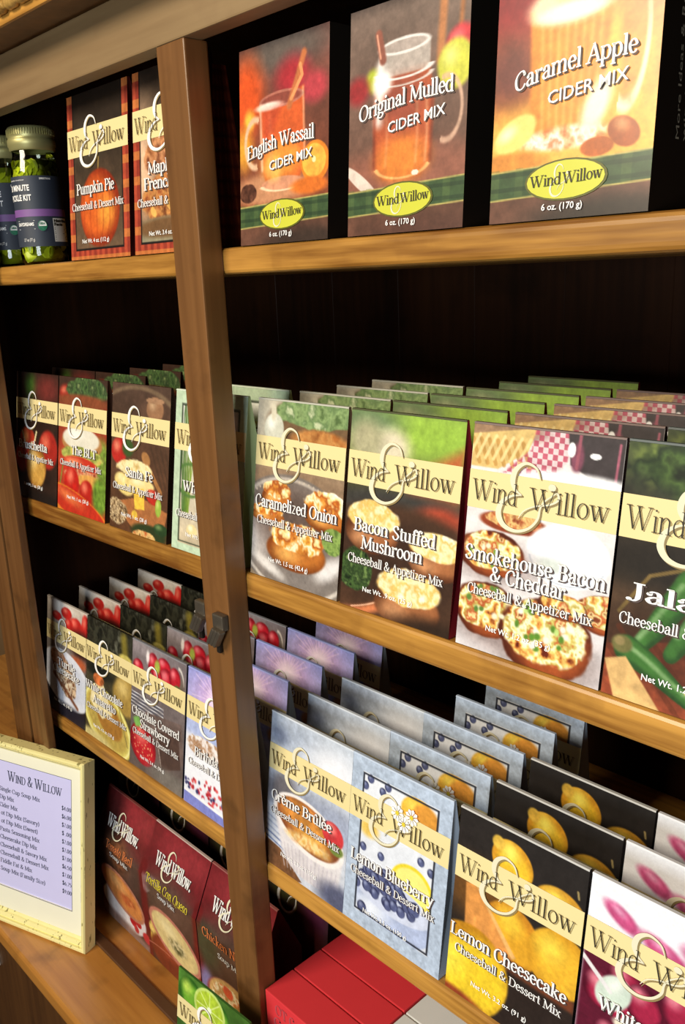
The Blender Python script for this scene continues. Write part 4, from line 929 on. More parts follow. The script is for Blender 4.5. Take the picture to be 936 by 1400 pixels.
def post(name, x0, x1, z0, z1, d, seed=0):
    return cab_box(name, (x0, 0, z0), (x1, d, z1), M_POST, .0012)
post('center_post', -.0996, -.0671, ZC, .5000, .0185)
post('side_post', -.4755, -.4365, ZC, .5000, .009)
post('side_post', -.5250, -.4825, ZC, .5000, .009)
post('side_post', .452, .492, ZC, .5000, .012)
for z, t in ((Z1, .0176), (Z2, .0203), (Z3, .0180)):
    # rounded nosing in front of each board
    bm = bmesh.new(); box_bm(bm, (-.4995, .0188, z - t), (.46, .335, z), .0046, 4)
    me = bpy.data.meshes.new('shelf_board'); bm.to_mesh(me); bm.free()
    o = link('shelf_board', me, M_SHELF, CAB); o.location = OFF
for k in range(10):     # back boards
    x = -.50 + k * .1
    cab_box('back_plank', (x, .336, ZC), (x + .1, .344, .56), M_BACK, .0006, 1)
cab_box('seam_light_block', (-.52, .3445, ZC), (.52, .347, .56), M_DARK)  # added unseen sheet, stops light from behind leaking through the plank seams
cab_box('side_panel', (-.512, .0095, ZC), (-.500, .336, .56), M_BACK)
cab_box('side_panel', (.470, .0125, ZC), (.482, .336, .56), M_BACK)
cab_box('header_rail', (-.75, .0, .5002), (.75, .016, .5398), M_HEAD, .0012)
cab_box('top_board', (-.496, .0165, .545), (.49, .345, .556), M_BACK)
cab_box('soffit_board', (-.75, -.034, .541), (.75, .016, .546), M_POST)
# cornice: thin bead, turned rope moulding, sloping cove
bm = bmesh.new(); box_bm(bm, (-.75, -.0375, .5375), (.75, -.0345, .5462), .0008)
me = bpy.data.meshes.new('cornice_bead'); bm.to_mesh(me); bm.free(); o = link('cornice_bead', me, M_SHELF, CAB); o.location = OFF
prof_n = 700; vs, fs = [], []
for i in range(prof_n + 1):
    x = -.75 + 1.5 * i / prof_n
    ph = (x / .019) % 1.0
    r = .0048 if ph > .30 else .0048 - .0016 * abs(math.sin(ph / .30 * math.pi * 3))
    for j in range(10):
        a = 2 * math.pi * j / 10; vs.append((x, -.0405 + r * math.cos(a), .5470 + r * math.sin(a)))
for i in range(prof_n):
    for j in range(10):
        k = (j + 1) % 10; fs.append((i * 10 + j, i * 10 + k, (i + 1) * 10 + k, (i + 1) * 10 + j))
o = link('rope_molding', mesh_from('rope_molding', vs, fs), wood('gilt_rope_wood', (120, 84, 34), (190, 150, 80), axis=1, scale=40), CAB, True); o.location = OFF
vs, fs = [], []
cove = [(-.036, .551), (-.040, .556), (-.052, .562), (-.062, .574), (-.068, .592), (-.070, .60), (-.082, .60), (-.082, .612), (-.03, .612), (-.03, .551)]
for x in (-.75, .75):
    for y, z in cove: vs.append((x, y, z))
nc = len(cove)
fs = [(i, (i + 1) % nc, nc + (i + 1) % nc, nc + i) for i in range(nc)] + [tuple(range(nc)), tuple(range(2 * nc - 1, nc - 1, -1))]
o = link('cornice_cove', mesh_from('cornice_cove', vs, fs), wood('orange_cove_wood', (150, 84, 28), (190, 118, 46), axis=0, scale=10), CAB); o.location = OFF
# dark half-round strip where the cabinet front meets the counter
bm = bmesh.new(); box_bm(bm, (-.4755, -.0052, ZC), (.492, .0072, ZC + .0042), .0019, 3)
# interrupted by the posts: kept as three lengths
bm.free()
for a, b in ((-.4362, -.0999), (-.0668, .4517)):
    cab_box('bottom_strip', (a, -.0060, ZC + .0002), (b, .0056, ZC + .0044), plain('dark_umber_strip', (82, 52, 30), .45, var=.12), .0019, 3)
# pewter catches on and beside the centre post
M_PEWT = plain('pewter', (112, 104, 92), .42, metal=.75, var=.25, scale=90)
def catch(x, y, z):
    h = box_obj('door_catch', (x, y - .006, z - .005), (x + .0135, y, z + .0075), M_PEWT, CAB, .0014, 2); h.location = OFF
    for k in range(3):
        bm = bmesh.new(); box_bm(bm, (-.0018, -.003, -.0085), (.0018, .003, .0085), .0012, 2)
        bmesh.ops.rotate(bm, verts=bm.verts, cent=(0, 0, 0), matrix=Matrix.Rotation(math.radians(33), 3, 'Y'))
        bmesh.ops.translate(bm, verts=bm.verts, vec=(x + .0012 + k * .0037, y - .0070, z - .0100 - k * .0004))
        me = bpy.data.meshes.new('catch_rib'); bm.to_mesh(me); bm.free(); link('catch_rib', me, M_PEWT, h)
    bm = bmesh.new(); box_bm(bm, (x - .001, y - .0035, z - .026), (x + .0035, y - .0002, z - .014), .001, 2)
    me = bpy.data.meshes.new('catch_pin'); bm.to_mesh(me); bm.free(); link('catch_pin', me, plain('dark_pewter', (46, 40, 34), .5, metal=.6), h)
catch(-.0812, -.0002, .1010)
catch(-.1135, .0060, .1020)

# counter in front and under, its base, the floor and the wall
ctr = box_obj('counter', (-1.25, -.0740, -.0215), (.95, .34, 0), M_COUNTER, None, .006, 4); ctr.location = (0, 0, ZC)
thing(ctr, 'amber wooden counter board running under the display cabinet', 'counter')
base = empty('base_cabinet', (0, 0, -1.05)); thing(base, 'dark brown base cabinet with framed doors below the counter edge', 'cabinet')
box_obj('carcass', (-1.22, -.020, 0), (.92, .33, .6630), wood('dark_base_wood', (72, 44, 18), (96, 62, 28), axis=2, scale=8, rough=.5), base)
for k in range(4):
    x = -1.20 + k * .53
    d = box_obj('door', (x, -.036, .05), (x + .50, -.0203, .640), wood('dark_base_wood', 0, 0), base, .002)
    box_obj('door_panel', (x + .06, -.0395, .11), (x + .44, -.0362, .58), wood('dark_base_wood', 0, 0), d, .0015)
    lathe_k = box_obj('knob', (x + .455, -.052, .40), (x + .475, -.0365, .42), M_PEWT, d, .004, 3)
floor = box_obj('floor', (-4, -4, -1.10), (3, 1.0, -1.05), wood('floor_boards', (70, 44, 24), (104, 68, 38), axis=0, scale=5)); floor['kind'] = 'structure'
for k in range(14):
    y = -2.2 + k * .16
    pl = box_obj('floor_plank', (-4, y + .002, .0002), (3, y + .158, .006), wood('floor_boards', 0, 0), floor, .0015, 1); pl.location = (0, 0, -1.05)
wall = box_obj('wall_back', (-4, .40, -1.05), (3, .45, 1.6), plain('tan_plaster', (150, 120, 84), .8, var=.05)); wall['kind'] = 'structure'
ts = box_obj('shelf_ticket', (-.628, -.0425, -.516), (-.598, -.0398, -.503), plain('ticket_white', (226, 224, 214), .6), None, .0004)
thing(ts, 'small white ticket on the dark front below the counter edge', 'ticket')

# ------------------------------------------------------------------ cartons
ORD = {1: 'second', 2: 'third', 3: 'fourth', 4: 'fifth', 5: 'sixth'}
rng = random.Random(12)
def row(c, name, x, y, z, n, what, group, where, top_only=('front_print', 'fold_edge', 'brand_band', 'brand_lettering', 'ampersand', 'daisy_print'), skip=(), gap=PITCH):
    for k in range(n):
        if k in skip: continue
        dx = 0 if k == 0 else rng.uniform(-.0008, .0008); dy = 0 if k == 0 else rng.uniform(-.0004, .0004)
        if k == 0: lab = '%s, front of its file, %s' % (what, where)
        else: lab = '%s from the front in the %s' % (ORD[k] + ' carton', group)
        c.place(name, x + dx, y + k * gap + dy, z + .0002, lab, group, only=None if k == 0 else top_only, rz=0)

c = mix('bruschetta', art_bruschetta, (34, 20, 14), [('Bruschetta', .08, .78, .60)], SAV, 'Net Wt. 1 oz. (28 g)', amp_white=True)
row(c, 'mix_box', -.4751, .0200, Z2, 2, 'dark tomato-picture carton lettered Bruschetta', 'file of bruschetta cartons', 'leftmost on the middle shelf')
c = mix('blt', art_blt, (60, 34, 22), [('The BLT', .30, .82, .56)], SAV, 'Net Wt. 1 oz. (28 g)', amp_white=True, sub_v=.655)
row(c, 'mix_box', -.3781, .0200, Z2, 4, 'red sandwich-picture carton lettered The BLT', 'file of BLT cartons', 'second on the middle shelf')
c = mix('santafe', art_santa, (44, 26, 18), [('Santa Fe', .28, .76, .62)], SAV, 'Net Wt. 1 oz. (28 g)', amp_white=True, sub_v=.72)
row(c, 'mix_box', -.2739, .0200, Z2, 1, 'cheese-picture carton lettered Santa Fe', 'file of santa fe cartons', 'on the middle shelf')
c = mix('garlic', art_garlic, (196, 212, 150), [('White Cheddar', .16, .94, .62), ('& Garlic', .36, .8, .70)], SAV, 'Net Wt. 1 oz. (28 g)', ridge_col=(214, 226, 206), amp_white=True)
row(c, 'mix_box', -.1710, .0200, Z2, 2, 'pale green bordered chive carton', 'file of pale green cartons', 'half behind the centre post')
c = mix('onion', art_onion, (120, 96, 70), [('Caramelized Onion', .03, .96, .60)], SAV, 'Net Wt. 1.5 oz. (42.4 g)', n=HI, sub_v=.695, ridge_col=(190, 190, 176))
row(c, 'mix_box', -.0660, .0221, Z2, 4, 'muffin-picture carton lettered Caramelized Onion', 'file of caramelized onion cartons', 'right of the post')
c = mix('mushroom', art_mushroom, (150, 36, 44), [('Bacon Stuffed', .10, .84, .60), ('Mushroom', .18, .74, .685)], SAV, 'Net Wt. .9 oz. (25 g)', n=HI, sub_v=.765, ridge_col=(70, 74, 40))
row(c, 'mix_box', .0322, .0219, Z2, 6, 'carton lettered Bacon Stuffed Mushroom', 'file of bacon mushroom cartons', 'between onion and bacon cheddar')
c = mix('smoke', art_smoke, (70, 50, 46), [('Smokehouse Bacon', .02, .98, .60), ('& Cheddar', .22, .74, .675)], SAV, 'Net Wt. 1.2 oz. (35 g)', n=(180, 250), sub_v=.75, ridge_col=(120, 100, 96))
row(c, 'mix_box', .1325, .0219, Z2, 5, 'white carton lettered Smokehouse Bacon & Cheddar', 'file of smokehouse cartons', 'middle shelf')
c = mix('jalapeno', art_jalapeno, (40, 40, 34), [('Jalapeño', .09, .94, .60)], SAV, 'Net Wt. 1.2 oz. (35 g)', n=HI, sub_v=.70, ridge_col=(90, 100, 100))
row(c, 'mix_box', .2288, .0219, Z2, 2, 'green pepper carton lettered Jalapeño', 'file of jalapeno cartons', 'rightmost on the middle shelf')

c = mix('turtle', art_turtle, (50, 34, 34), [('Turtle', .30, .74, .56), ('Cheesecake', .20, .84, .63)], None, 'Net Wt. 5 oz. (143 g)', amp_white=True, ridge_col=(200, 190, 180))
row(c, 'mix_box', -.4826, .0234, Z3, 4, 'cake-slice carton with red fruit top', 'file of cake cartons', 'leftmost on the lower shelf')
c = mix('amaretto', art_amaretto, (36, 32, 24), [('White Chocolate', .03, .84, .60), ('Amaretto', .20, .70, .69)], DES, 'Net Wt. 4.5 oz. (129 g)', amp_white=True, sub_v=.765)
row(c, 'mix_box', -.3903, .0234, Z3, 4, 'yellow-plate carton lettered White Chocolate', 'file of amaretto cartons', 'second on the lower shelf')
c = mix('strawberry', art_strawberry, (56, 56, 76), [('Chocolate Covered', .04, .93, .58), ('Strawberry', .20, .76, .66)], DES, 'Net Wt. 3.4 oz. (96 g)', amp_white=True, sub_v=.73, ridge_col=(130, 130, 136), n=(110, 150))
row(c, 'mix_box', -.2953, .0234, Z3, 4, 'strawberry carton lettered Chocolate Covered Strawberry', 'file of strawberry cartons', 'third on the lower shelf')
c = mix('birthday', art_birthday, (150, 152, 150), [('Birthday Cake', .16, .90, .61)], DES, None, amp_white=True, sub_v=.69, n=(110, 150), ridge_col=(150, 160, 220))
row(c, 'mix_box', -.1975, .0234, Z3, 5, 'lilac sparkler carton lettered Birthday Cake', 'file of sparkler cartons', 'partly behind the centre post')
c = mix('brulee', art_brulee, (128, 138, 150), [('Crème Brûlée', .06, .82, .56)], DES, 'Net Wt. 3.9 oz. (110 g)', n=HI, sub_v=.65, ridge_col=(210, 218, 228))
row(c, 'mix_box', -.0745, .0215, Z3, 3, 'custard carton lettered Crème Brûlée', 'file of creme brulee cartons', 'right of the post')
c = mix('blueberry', art_blueberry, (186, 198, 212), [('Lemon Blueberry', .05, .90, .62)], DES, 'Net Wt. 3.5 oz. (100 g)', n=HI, sub_v=.70, flowers_on=True, ridge_col=(190, 204, 224))
row(c, 'mix_box', .0205, .0215, Z3, 4, 'pale blue bordered carton lettered Lemon Blueberry', 'file of lemon blueberry cartons', 'lower shelf')
c.place('mix_box', .0215, .0215 + 4 * PITCH, Z3 + .0002, 'hindmost pale blue bordered carton, in shadow at the rear', 'file of lemon blueberry cartons')
c = mix('lemon', art_lemon, (34, 32, 32), [('Lemon Cheesecake', .01, .95, .685)], DES, 'Net Wt. 3.2 oz. (91 g)', n=(170, 235), sub_v=.765, ridge_col=(196, 194, 190))
row(c, 'mix_box', .1213, .0215, Z3, 3, 'black lemon-picture carton lettered Lemon Cheesecake', 'file of lemon cheesecake cartons', 'lower shelf')
c = mix('cherry', art_cherry, (214, 212, 220), [('White Chocolate', .14, .92, .60), ('Cherry', .3, .7, .68)], DES, None, n=HI, ridge_col=(236, 236, 240))
row(c, 'mix_box', .2180, .0215, Z3, 3, 'white and cherry-red carton lettered White Chocolate', 'file of white and cherry cartons', 'rightmost on lower shelf')

c = Carton('pumpkin', .0975, .1300, .042, .012, art_pumpkin, (64, 18, 16), [('Pumpkin Pie', .15, .78, .60)], DES, 'Net Wt. 4 oz. (112 g)', n=HI, sub_v=.695, amp_white=True, top_t=.002)
c.place('mix_box', -.2880, .0200, Z1 + .0002, 'orange plaid carton lettered Pumpkin Pie, beside the jars on the top shelf', 'plaid bordered cartons')
c = Carton('maple', .0975, .1300, .042, .012, art_maple, (70, 20, 12), [('Maple Bacon', .22, .92, .56), ('French Toast', .16, .92, .645)], DES, 'Net Wt. 3.4 oz. (95 g)', n=HI, sub_v=.735, amp_white=True, top_t=.002)
MAPLE = c.place('mix_box', -.1830, .0200, Z1 + .0002, 'plaid bordered carton lettered Maple and French Toast, cut off by the centre post', 'plaid bordered cartons')
a = Art(30, 60, 3.0); a.grad((120, 36, 22), (96, 28, 18)); a.seed = 5
for q in range(5): a.line([(.1 + q * .2, 0), (.1 + q * .2, 1)], .05, (176, 84, 34), soft=.03, a=.6)
for q in range(12): a.line([(0, .04 + q * .085), (1, .04 + q * .085)], .06, (60, 16, 12), soft=.04, a=.7)
side = a.mesh('maple_side', lambda u, v: (np.full_like(u, .0979), .002 + (.038 * u) * (.30 + .70 * v) + .012 * (1 - v), .118 * (1 - v) + .002))
link('side_print', side, M_PRINT, MAPLE)
for key, art, nm, u0, u1, vb, x, lab in (('wassail', art_wassail, 'English Wassail', .10, .86, .56, -.0478, 'cider carton lettered English Wassail, nearest the post on the top shelf'),
                                         ('mulled', art_mulled, 'Original Mulled', .10, .90, .49, .0552, 'cider carton lettered Original Mulled, middle one on the top shelf'),
                                         ('caramel', art_caramel, 'Caramel Apple', .14, .88, .50, .1580, 'bright cider carton lettered Caramel Apple, nearest on the top shelf')):
    c = Carton(key, .0855, .1190, .052, .009, art, (30, 24, 18), [(nm, u0, u1, vb)], None, '6 oz. (170 g)', n=(170, 235), kind='cider',
               side_text=[('More Ideas & Recipes at', .0235), ('windandwillow.com', .0300)] if key == 'caramel' else None)
    c.place('cider_box', x, .0200, Z1 + .0002, lab, 'cider cartons on the top shelf')

soups = [(Carton('tomatosoup', .1015, .1570, .050, .025, art_soup_tomato, (70, 14, 18), [('Tomato Basil', .24, .80, .385), ('Soup Mix', .32, .7, .44)], None, None, kind='soup', bend=.103, n=(100, 150), name_col=M_ORANGE, ridge_col=(120, 60, 56)), -.4120, 'soup carton with orange bowl and red flowers, beside the framed list'),
         (Carton('tortillasoup', .1015, .1570, .050, .025, art_soup_tortilla, (70, 14, 18), [('Tortilla Con Queso', .08, .86, .385), ('Soup Mix', .3, .62, .445)], None, None, kind='soup', bend=.103, n=(100, 150), ridge_col=(190, 170, 160)), -.3105, 'dark red soup carton lettered Tortilla Con Queso'),
         (Carton('chickensoup', .1015, .1570, .050, .025, art_soup_chicken, (78, 18, 24), [('Chicken Noodle', .10, .90, .42), ('Soup Mix', .34, .7, .50)], None, None, kind='soup', bend=.103, n=(100, 150), name_col=M_ORANGE, ridge_col=(150, 90, 84)), -.2075, 'soup carton lettered Chicken, cut off by the centre post')]
for c, x, lab in soups: c.place('soup_box', x, .0300, ZC + .0002, lab, 'soup cartons on the counter')
c = Carton('darkmix', .0950, .1900, .046, .020, art_dark, (30, 26, 18), [], None, None, kind='mix', n=(60, 90), amp_white=True)
for k, (x, wh) in enumerate(((-.478, 'behind the leftmost soup carton'), (-.3780, 'behind the tortilla soup carton'), (-.281, 'behind the chicken soup carton'), (-.184, 'behind the right side of the post'))):
    c.place('tall_mix_box', x, .0870, ZC + .0002, 'tall dark olive carton standing %s, under the lower shelf' % wh, 'tall dark cartons behind the soups', only=('front_print', 'ampersand'))
c = mix('lime', art_lime, (60, 96, 40), [('Key Lime', .2, .8, .62)], DES, None, n=HI, amp_white=True)
c.place('mix_box', -.1410, -.0495, ZC + .0002, 'green lime-picture carton on the counter in front of the centre post', None, rz=math.radians(3.5))

# red and white long packets standing at the right on the counter
def packet(x, y, w, d, h, col, capt, label, group, nm):
    o = box_obj('packet_box', (0, 0, 0), (w, d, h), plain('card_' + nm, col, .5, var=.04), None, .0008, 2)
    o.location = (x, y, ZC + .0002); thing(o, label, 'box', group)
    if capt:
        vs, fs = [], []
        for j, t in enumerate(capt):
            for p in fit(pen_text(t, .24, .10), .010, w - .010, 0, .010, unit=1.45):
                i = len(vs); vs += [(a, -.0004, h - .016 - j * .014 - b) for a, b in p]; fs.append(tuple(range(i, i + len(p))))
        link('lettering', mesh_from('packet_lettering', vs, fs), plain('rose_ink', (196, 84, 92), .5), o)
    return o
for k in range(3):
    packet(-.0664, .0060 + k * .0325, .1010, .0312, .1300, (226, 58, 64), ('HOT CHOCOLATE', 'COCOA MIX') if k == 0 else None,
           '%s long red packet right of the post' % ('front', 'middle', 'rear')[k] + (' with faint lettering' if k == 0 else ' in the stack of three'), 'red packets on the counter', 'red')
for k in range(1, 3):
    packet(.0365, .0060 + k * .0325, .1010, .0312, .1300, (230, 230, 224), None,
           '%s white-topped packet, right of the red packets' % ('', 'nearer', 'farther')[k], 'white packets on the counter', 'white')

# ------------------------------------------------------------------ jars
def jar(x, y, rot, label, first):
    root = empty('pickle_jar', (x, y, Z1 + .0002), rot); thing(root, label, 'jar', 'jars of green slices on the top shelf')
    R_ = .0222
    g = bpy.data.materials.get('jar_glass')
    if g is None:
        g = bpy.data.materials.new('jar_glass'); g.use_nodes = True
        nt = g.node_tree; nt.nodes.clear()
        out = nt.nodes.new('ShaderNodeOutputMaterial'); gl = nt.nodes.new('ShaderNodeBsdfGlossy'); tr = nt.nodes.new('ShaderNodeBsdfTransparent'); fr = nt.nodes.new('ShaderNodeFresnel'); mx = nt.nodes.new('ShaderNodeMixShader')
        gl.inputs['Roughness'].default_value = .06; tr.inputs['Color'].default_value = (.93, .97, .86, 1); fr.inputs['IOR'].default_value = 1.6
        nt.links.new(fr.outputs[0], mx.inputs[0]); nt.links.new(tr.outputs[0], mx.inputs[1]); nt.links.new(gl.outputs[0], mx.inputs[2]); nt.links.new(mx.outputs[0], out.inputs[0])
    prof = [(0, .0008), (R_ * .86, .0008), (R_ * .97, .004), (R_, .010), (R_, .080), (R_ * .97, .088), (R_ * .92, .094), (R_ * .87, .098), (R_ * .85, .104)]
    lathe('glass_body', prof, 40, g, root)
    lathe('brine', [(0, .003), (R_ * .78, .003), (R_ * .80, .094), (0, .094)], 24, plain('green_brine', (120, 132, 22), .2, var=.3, scale=70), root)
    rj = random.Random(int(x * 1000)); vs, fs = [], []
    for k in range(260):      # pale green slices crowded against the glass
        a = rj.random() * 6.283; z = .008 + rj.random() * .083
        tilt = rj.uniform(-1.2, 1.2); rr = rj.uniform(.005, .0085)
        cx = Vector((math.cos(a) * R_ * .80, math.sin(a) * R_ * .80, z))
        n = Vector((math.cos(a + rj.uniform(-.8, .8)), math.sin(a + rj.uniform(-.8, .8)), tilt * .6)).normalized()
        t1 = n.orthogonal().normalized(); t2 = n.cross(t1)
        i = len(vs); m = 9
        for q in range(m):
            an = 6.283 * q / m; p = cx + (t1 * math.cos(an) + t2 * math.sin(an) * .8) * rr
            d = math.hypot(p.x, p.y)
            if d > R_ * .93: p.x *= R_ * .93 / d; p.y *= R_ * .93 / d
            vs.append(p)
        fs.append(tuple(range(i, i + m)))
    sl = link('green_slices', mesh_from('green_slices', vs, fs), plain('pale_green_slice', (196, 206, 40), .3, var=.35, scale=160), root); sl['kind'] = 'stuff'
    # label: wraps most of the jar
    def wrap(px, z, r): a = px / R_ * .86; return (r * math.cos(a), r * math.sin(a), z * .87)
    def band(name, z0, z1, a0, a1, r, mat):
        n = 48; vs = []; fs = []
        for i in range(n + 1):
            a = a0 + (a1 - a0) * i / n
            vs += [(r * math.cos(a), r * math.sin(a), z0), (r * math.cos(a), r * math.sin(a), z1)]
        fs = [(2 * i, 2 * i + 2, 2 * i + 3, 2 * i + 1) for i in range(n)]
        return link(name, mesh_from(name, vs, fs), mat, root, True)
    band('paper_label', .0165, .0795, -math.pi * .93, math.pi * .93, R_ + .0004, plain('slate_label', (48, 56, 70), .55, var=.08))
    band('purple_stripe', .0435, .0500, -math.pi * .93, math.pi * .93, R_ + .0006, plain('purple_stripe', (128, 86, 152), .5))
    band('facts_panel', .0205, .0418, .74, 1.56, R_ + .0006, plain('ticket_white', 0))
    white, black = [], []
    def put(lst, tp, x0, wd, zb, h):
        for p in fit(tp, x0, x0 + wd, 0, h): lst.append([wrap(a, zb - b, R_ + .0009) for a, b in p])
    put(white, sans_text('30 MINUTE', .03), -.0300, .0285, .0765, .0060); put(white, sans_text('PICKLE KIT', .03), -.0300, .0295, .0665, .0060)
    put(white, sans_text('DIRECTIONS', .03), .0095, .0120, .0875, .0018); put(white, sans_text('GARDEN COMPANY', .0), -.028, .022, .0865, .0013)
    put(white, sans_text('DAYDREAMS', .03), -.0210, .0200, .0405, .0034); put(white, sans_text('2.7 oz (77 g)', .0), -.0150, .0130, .0245, .0032)
    for zz in (.0370, .0455): put(white, ([[(0, 0), (1, 0), (1, .5), (0, .5)]], 1), -.021, .021, zz, .0006)
    disc = [[(math.cos(q * .3927), math.sin(q * .3927)) for q in range(16)]]
    white += [[wrap(.0075 + a * .0048, .0405 + b * .0056, R_ + .0008) for a, b in disc[0]]]
    put(black, sans_text('Nutrition', .05), .0198, .0190, .0438, .0030); put(black, sans_text('Facts', .05), .0198, .0115, .0402, .0030)
    for zz, wd in ((.0375, .018), (.0360, .015), (.0335, .018), (.0318, .013), (.029, .018), (.0275, .016), (.0255, .017)): put(black, ([[(0, 0), (1, 0), (1, .5), (0, .5)]], 1), .0200, wd, zz, .0012)
    def flat(nm, L_, m):
        vs, fs = [], []
        for p in L_: i = len(vs); vs += p; fs.append(tuple(range(i, i + len(p))))
        link(nm, mesh_from(nm, vs, fs), m, root)
    flat('label_lettering', white, M_WHITE); flat('facts_lettering', black, M_INK)
    lo = [wrap(.0075 + a * .0042, .0405 + min(b, -.12) * .0049, R_ + .0010) for a, b in disc[0]]
    ring_ = [[wrap(.0075 + a * .0001, .0405 + b * .0001, R_ + .0011) for a, b in p] for p in ring(0, 0, 48, 56, 7, 20)]
    tt = []; put(tt, sans_text('USDA', .05), .0048, .0054, .0416, .0020)
    flat('seal', [lo] + ring_ + tt, plain('seal_green', (40, 120, 90), .5))
    # ribbed screw lid
    lid = lathe('lid', [(0, .1235), (R_ * .90, .1235), (R_ * .95, .1220), (R_ * .96, .1150), (R_ * .93, .1138), (R_ * .97, .1125), (R_ * .98, .1110), (R_ * .98, .1070), (R_ * .94, .1060), (R_ * .94, .1035), (R_ * .88, .1025)], 44, plain('brushed_gold_lid', (186, 180, 122), .42, metal=.55, var=.10), root)
    bm = bmesh.new()
    for k in range(56):
        a = 6.283 * k / 56; vv = box_bm(bm, (-.0004, -.0005, -.0026), (.0004, .0005, .0026))
        bmesh.ops.rotate(bm, verts=vv, cent=(0, 0, 0), matrix=Matrix.Rotation(a, 3, 'Z')); bmesh.ops.translate(bm, verts=vv, vec=(math.cos(a) * R_ * .965, math.sin(a) * R_ * .965, .1185))
    me = bpy.data.meshes.new('lid_ribs'); bm.to_mesh(me); bm.free(); link('lid_ribs', me, plain('brushed_gold_lid', 0), lid)
jar(-.4000, .0500, math.radians(-40), 'glass jar of green slices with slate label, touching the plaid carton', True)
jar(-.4665, .0500, math.radians(-36), 'glass jar of green slices half hidden behind the jar beside the plaid carton', False)

# ------------------------------------------------------------------ framed price list leaning on the counter
yaw = math.atan2(.334, .942)
sign = empty('framed_list', (-.363, -.020, ZC + .0003), yaw); sign.rotation_mode = 'XYZ'
sign.matrix_world = Matrix.Translation((-.363, -.0200, ZC + .0003)) @ Matrix.Rotation(yaw, 4, 'Z') @ Matrix.Rotation(math.radians(-9), 4, 'X')
thing(sign, 'distressed cream picture frame holding a lilac price list, leaning on the counter', 'picture frame')
def cream_mat():
    m = plain('chipped_cream_paint', (240, 230, 160), .45, var=.06, scale=40, bump=.3)
    nt = m.node_tree; b = nt.nodes['Principled BSDF']; L = nt.links.new
    src = b.inputs['Base Color'].links[0].from_socket
    tc = nt.nodes.new('ShaderNodeTexCoord'); mp = nt.nodes.new('ShaderNodeMapping'); mp.inputs['Scale'].default_value = (1, 1, .22)
    nz = nt.nodes.new('ShaderNodeTexNoise'); nz.inputs['Scale'].default_value = 240; nz.inputs['Detail'].default_value = 5
    L(tc.outputs['Object'], mp.inputs['Vector']); L(mp.outputs['Vector'], nz.inputs['Vector'])
    cr = nt.nodes.new('ShaderNodeValToRGB'); cr.color_ramp.elements[0].position = .62; cr.color_ramp.elements[1].position = .66
    L(nz.outputs['Fac'], cr.inputs[0]); mx = nt.nodes.new('ShaderNodeMix'); mx.data_type = 'RGBA'
    L(cr.outputs[0], mx.inputs[0]); L(src, mx.inputs[6]); mx.inputs[7].default_value = rgba((150, 140, 84)); L(mx.outputs[2], b.inputs['Base Color'])
    return m
M_FR = cream_mat()
FW, FH, FB = .215, .220, .0125   # outer size and moulding width; x runs from -FW to 0
def moulding(name, x0, x1, z0, z1, horiz, lo_side):
    """mitred length with a stepped profile; (w across, depth)"""
    prof = [(0, .0135), (0, -.0022), (.0012, -.0038), (.0036, -.0042), (.0046, -.0030), (.0050, -.0004), (.0060, -.0004), (.0066, -.0014), (.0092, .0016), (.0098, .0036), (.0125, .0052), (.0125, .0135)]
    vs = []
    for end in (0, 1):
        for w, y in prof:
            if horiz:
                x = (x0 + w) if end == 0 else (x1 - w); z = z0 + w if lo_side else z1 - w
            else:
                z = (z0 + w) if end == 0 else (z1 - w); x = x0 + w if lo_side else x1 - w
            vs.append((x, y, z))
    n = len(prof); fs = [(i, (i + 1) % n, n + (i + 1) % n, n + i) for i in range(n)]
    me = mesh_from(name, vs, fs); bm = bmesh.new(); bm.from_mesh(me); bmesh.ops.recalc_face_normals(bm, faces=bm.faces); bm.to_mesh(me); bm.free()
    return link(name, me, M_FR, sign)
moulding('frame_rail', -FW, 0, 0, FH, True, True); moulding('frame_rail', -FW, 0, 0, FH, True, False)
moulding('frame_stile', -FW, 0, 0, FH, False, True); moulding('frame_stile', -FW, 0, 0, FH, False, False)
box_obj('backing_board', (-FW + .0125, .0090, .0125), (-.0125, .0132, FH - .0125), plain('grey_board', (120, 110, 90), .8), sign)
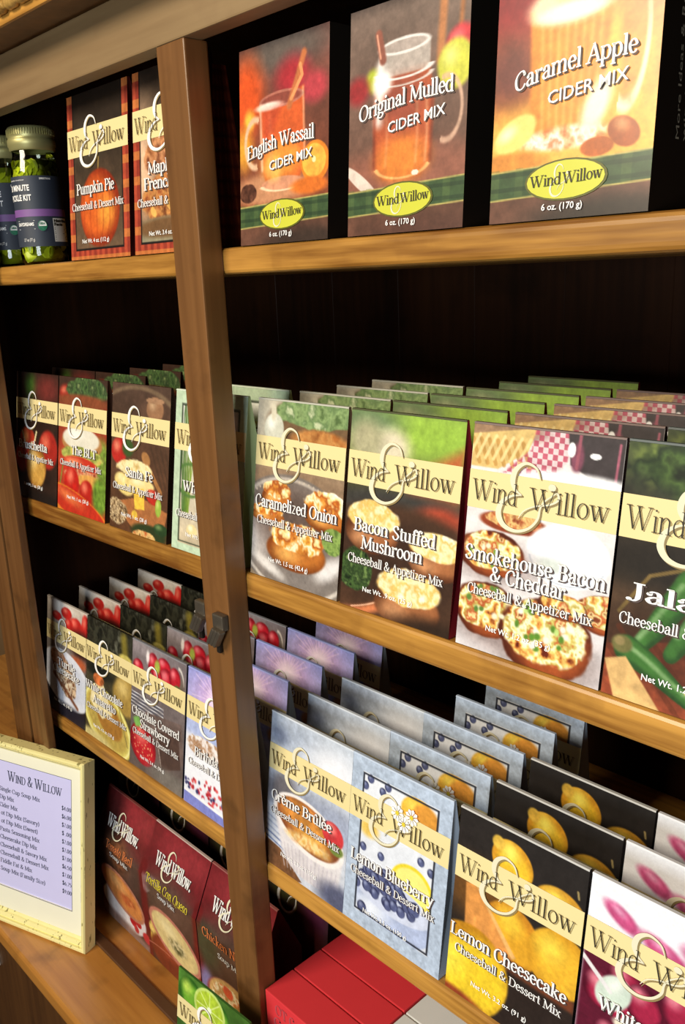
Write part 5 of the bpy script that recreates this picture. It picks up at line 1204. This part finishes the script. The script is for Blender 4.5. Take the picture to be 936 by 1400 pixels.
# mat with a bevelled opening
ox0, ox1, oz0, oz1 = -.1885, -.0265, .039, .1930
bm = bmesh.new()
for lo, hi in (((-FW + .011, .0055, .011), (ox0, .0085, FH - .011)), ((ox1, .0055, .011), (-.011, .0085, FH - .011)), ((ox0, .0055, .011), (ox1, .0085, oz0)), ((ox0, .0055, oz1), (ox1, .0085, FH - .011))): box_bm(bm, lo, hi)
me = bpy.data.meshes.new('mat_board'); bm.to_mesh(me); bm.free(); link('mat_board', me, plain('ivory_mat', (238, 236, 214), .7, var=.02), sign)
paper = box_obj('list_paper', (ox0, .0070, oz0), (ox1, .0088, oz1), plain('lilac_paper', (206, 204, 246), .6, var=.02), sign)
mv, mf = [], []
def on_paper(polys):
    for p in polys:
        i = len(mv); mv.extend([(a, .0067, b) for a, b in p]); mf.append(tuple(range(i, i + len(p))))
def line_txt(tp, x0, x1, z, h, unit=1.45): on_paper([[(a, -b) for a, b in p] for p in fit(tp, x0, x1, -z, h, unit=unit)])
title = pen_text('Wind & Willow', .22, .09, smallcaps=True)
line_txt(title, -.1250, -.0415, .1700, .0115)
ROWS = [('Single Cup Soup Mix', '$4.00', .159, .094), ('Dip Mix', '$6.00', .1495, .034), ('Cider Mix', '$7.00', .1400, .042), ('Hot Dip Mix (Savory)', '$8.00', .1305, .092), ('Hot Dip Mix (Sweet)', '$7.00', .1210, .088),
        ('Pasta Seasoning Mix', '$7.00', .1115, .092), ('Cheesecake Dip Mix', '$7.00', .1020, .086), ('Cheeseball & Savory Mix', '$6.50', .0925, .108), ('Cheeseball & Dessert Mix', '$7.00', .0830, .112), ('Fiddle Fat & Mix', '$6.75', .0735, .074), ('Soup Mix (Family Size)', '$9.00', .0640, .104)]
for i_, (t, pr, z, w) in enumerate(ROWS):
    z = .1555 - .00985 * i_
    line_txt(pen_text(t, .19, .09), -.1390, -.1390 + w * .68, z, .0050); line_txt(pen_text(pr, .19, .09), -.0420, -.0280, z - .001, .0050)
link('list_lettering', mesh_from('list_lettering', mv, mf), plain('slate_ink', (70, 74, 96), .6, var=.02), sign)
vs = []; e_ = .0006
bm = bmesh.new()
for lo, hi in (((ox0 - e_, .0053, oz0 - e_), (ox0, .0056, oz1 + e_)), ((ox1, .0053, oz0 - e_), (ox1 + e_, .0056, oz1 + e_)), ((ox0, .0053, oz0 - e_), (ox1, .0056, oz0)), ((ox0, .0053, oz1), (ox1, .0056, oz1 + e_))): box_bm(bm, lo, hi)
me = bpy.data.meshes.new('mat_edge'); bm.to_mesh(me); bm.free(); link('mat_edge', me, plain('grey_mat_core', (120, 122, 130), .7), sign)
